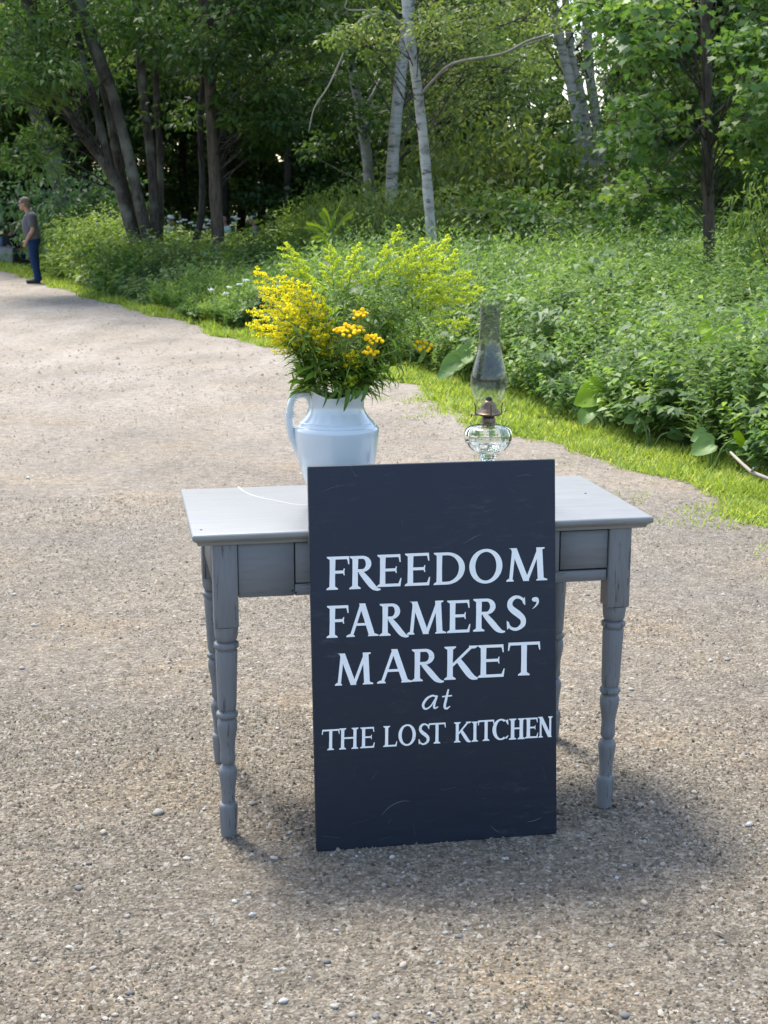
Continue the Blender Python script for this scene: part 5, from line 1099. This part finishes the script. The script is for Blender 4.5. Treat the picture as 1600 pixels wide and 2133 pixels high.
b = MB(); b.ball((-.092,0,1.678),(.108,.090,.092),14,9); b.ball((-.058,0,1.63),(.078,.087,.10),14,9); b.ball((-.035,0,1.57),(.055,.062,.05),10,7); remesh(b.build('hair', M['grey_hair'], man, True), .008, 3)
b = MB()
for sy in (-1,1): b.tube([(-.212,sy*.035,1.648),(-.205,sy*.062,1.650),(-.12,sy*.080,1.648)],[.006,.006,.004],6); b.ball((-.212,sy*.034,1.642),(.006,.026,.018),8,6)
b.build('spectacles', M['shoe'], man, True)
def sitter(label, u, Y, seat, shirt, hairm, rz, lean=0.05, hat=None, pack=False, hs=1.0):
    p = P(u, 600, Y); t = tag(empty('person', (p[0], Y, 0), rz), label, 'person', 'seated people in the distance'); b = MB(); z = seat
    head(b,(-.05-lean,0,z+.74),hs); seg(b,[(.0-lean*.6,0,z+.54),(-.03-lean,0,z+.68)],[.06,.055]); seg(b,[(.03,0,z+.06),(.02,0,z+.25),(-lean*.5,0,z+.45),(-lean*.6,0,z+.55)],[.13,.125,.13,.08],12,1.2)
    for sy in (-1,1):
        seg(b,[(-lean*.5,sy*.1,z+.50),(-lean*.4,sy*.18,z+.49),(-.04,sy*.24,z+.24),(-.16,sy*.22,z+.16),(-.30,sy*.15,z+.16)],[.06,.058,.045,.04,.028]); hand(b,(-.30,sy*.15,z+.16),(-1,-sy*.3,-.1),(0,-sy*.3,1))
        seg(b,[(.02,sy*.09,z+.06),(-.20,sy*.10,z+.07),(-.42,sy*.11,z+.06)],[.09,.078,.062]); seg(b,[(-.42,sy*.11,z+.05),(-.43,sy*.11,z*.5),(-.42,sy*.11,.07)],[.058,.05,.04]); seg(b,[(-.40,sy*.11,.045),(-.56,sy*.115,.035)],[.042,.032])
    remesh(b.build('body', M['skin'], t, True), .011, 3)
    b = MB(); seg(b,[(.03,0,z+.03),(.02,0,z+.2),(-lean*.4,0,z+.4),(-lean*.5,0,z+.52),(-lean*.6,0,z+.57)],[.155,.155,.15,.12,.075],14,1.2)
    for sy in (-1,1): seg(b,[(-lean*.5,sy*.1,z+.5),(-lean*.4,sy*.19,z+.49),(-.02,sy*.235,z+.30)],[.08,.075,.068])
    remesh(b.build('shirt', M[shirt], t, True), .012, 3)
    b = MB(); seg(b,[(.06,0,z+.06),(-.06,0,z+.07)],[.15,.14],12,1.1)
    for sy in (-1,1): seg(b,[(-.02,sy*.09,z+.07),(-.2,sy*.1,z+.07),(-.43,sy*.11,z+.055),(-.435,sy*.11,z*.5),(-.425,sy*.11,.10)],[.105,.092,.076,.066,.06])
    remesh(b.build('trousers', M['jeans'], t, True), .012, 3)
    if hairm: b = MB(); b.ball((-.03-lean,0,z+.79),(.103,.087,.085),12,8); b.ball((.0-lean,0,z+.745),(.08,.082,.09),12,8); remesh(b.build('hair', M[hairm], t, True), .009, 3)
    if hat: b = MB(); b.lathe([(.16,.0),(.165,.006),(.105,.014),(.10,.06),(.085,.095),(.04,.105)],20,(-.05-lean,0,z+.79)); b.build('hat', M[hat], t, True, 40)
    if pack: b = MB(); b.ball((.20,0,z+.34),(.11,.16,.22),12,8); b.ball((.28,0,z+.26),(.06,.12,.10),10,7); remesh(b.build('backpack', M['backpack'], t, True), .012, 3)
    return t
def block(name, label, cat, u, Y, rz, boxes, mat):
    p = P(u,600,Y); t = tag(empty(name,(p[0],Y,0),rz),label,cat)
    for (nm,c,d) in boxes: b = MB(); b.box(c,d); bevel(b.build(nm,M[mat],t),.01,2)
    return t
M['plank'] = plain('weathered_plank', (0.10,0.085,0.065), 0.85, 0.2, 0.3, 30); M['stone'] = plain('granite', (0.26,0.25,0.235), 0.9, 0.2, 0.28, 6, 0.4)
BEN = [('seat',(0,0,.43),(1.5,.42,.05)),('backrest',(0,.24,.72),(1.5,.04,.22)),('leg',(-.6,0,.202),(.08,.38,.404)),('leg',(.6,0,.202),(.08,.38,.404))]
sitter('seated person in a white cap and white shirt, far behind the brush', 354, 43, .455, 'white_cloth', 'white_hair', 2.6, .06, 'white_cloth')
sitter('seated bald person in a pale aqua shirt right of the straight trunk', 476, 43, .455, 'aqua_cloth', None, 0.5, .05)
sitter('seated person with long grey hair and grey shirt, rightmost in the distance', 535, 43, .455, 'sage_cloth', 'white_hair', 0.2, .05)
for u, l in ((354,'wooden bench under the person in the white cap'),(476,'wooden bench under the bald person'),(535,'wooden bench under the grey-haired person')): block('bench', l, 'bench', u, 43.02, 0.0, [(n_,(c[0]*.5,c[1]+.02,c[2]),(d[0]*.5,d[1],d[2])) for n_,c,d in BEN], 'plank')
# low stone wall at the far left with two people behind it
wt = empty('stone_wall', (*P(-60,600,42.5)[:2],0), -0.05); tag(wt,'low wall of rough granite blocks at the far left edge','wall')
r = np.random.default_rng(9)
for i in range(5):
    b = MB(); b.box((0,0,0),(1.0,.5,.44)); me = b.mesh('granite_block'); co = np.array([v.co for v in me.vertices]); co += r.normal(0,.02,co.shape); me.vertices.foreach_set('co',co.astype(np.float32).ravel()); me.update()
    o = link('granite_block', me, M['stone'], wt); o.location = (-3.6+1.04*i+0.28,0,.20); bevel(o,.03,3)
sitter('seated person with a blue grey backpack behind the low stone wall', 22, 43.6, .16, 'navy_shirt', 'brown_hair', 3.3, .08, None, True, .95)
sitter('person in a dark cap partly hidden behind the standing man', 34, 44.3, .22, 'navy_shirt', 'brown_hair', 0.3, .05, 'cap', False, .95)
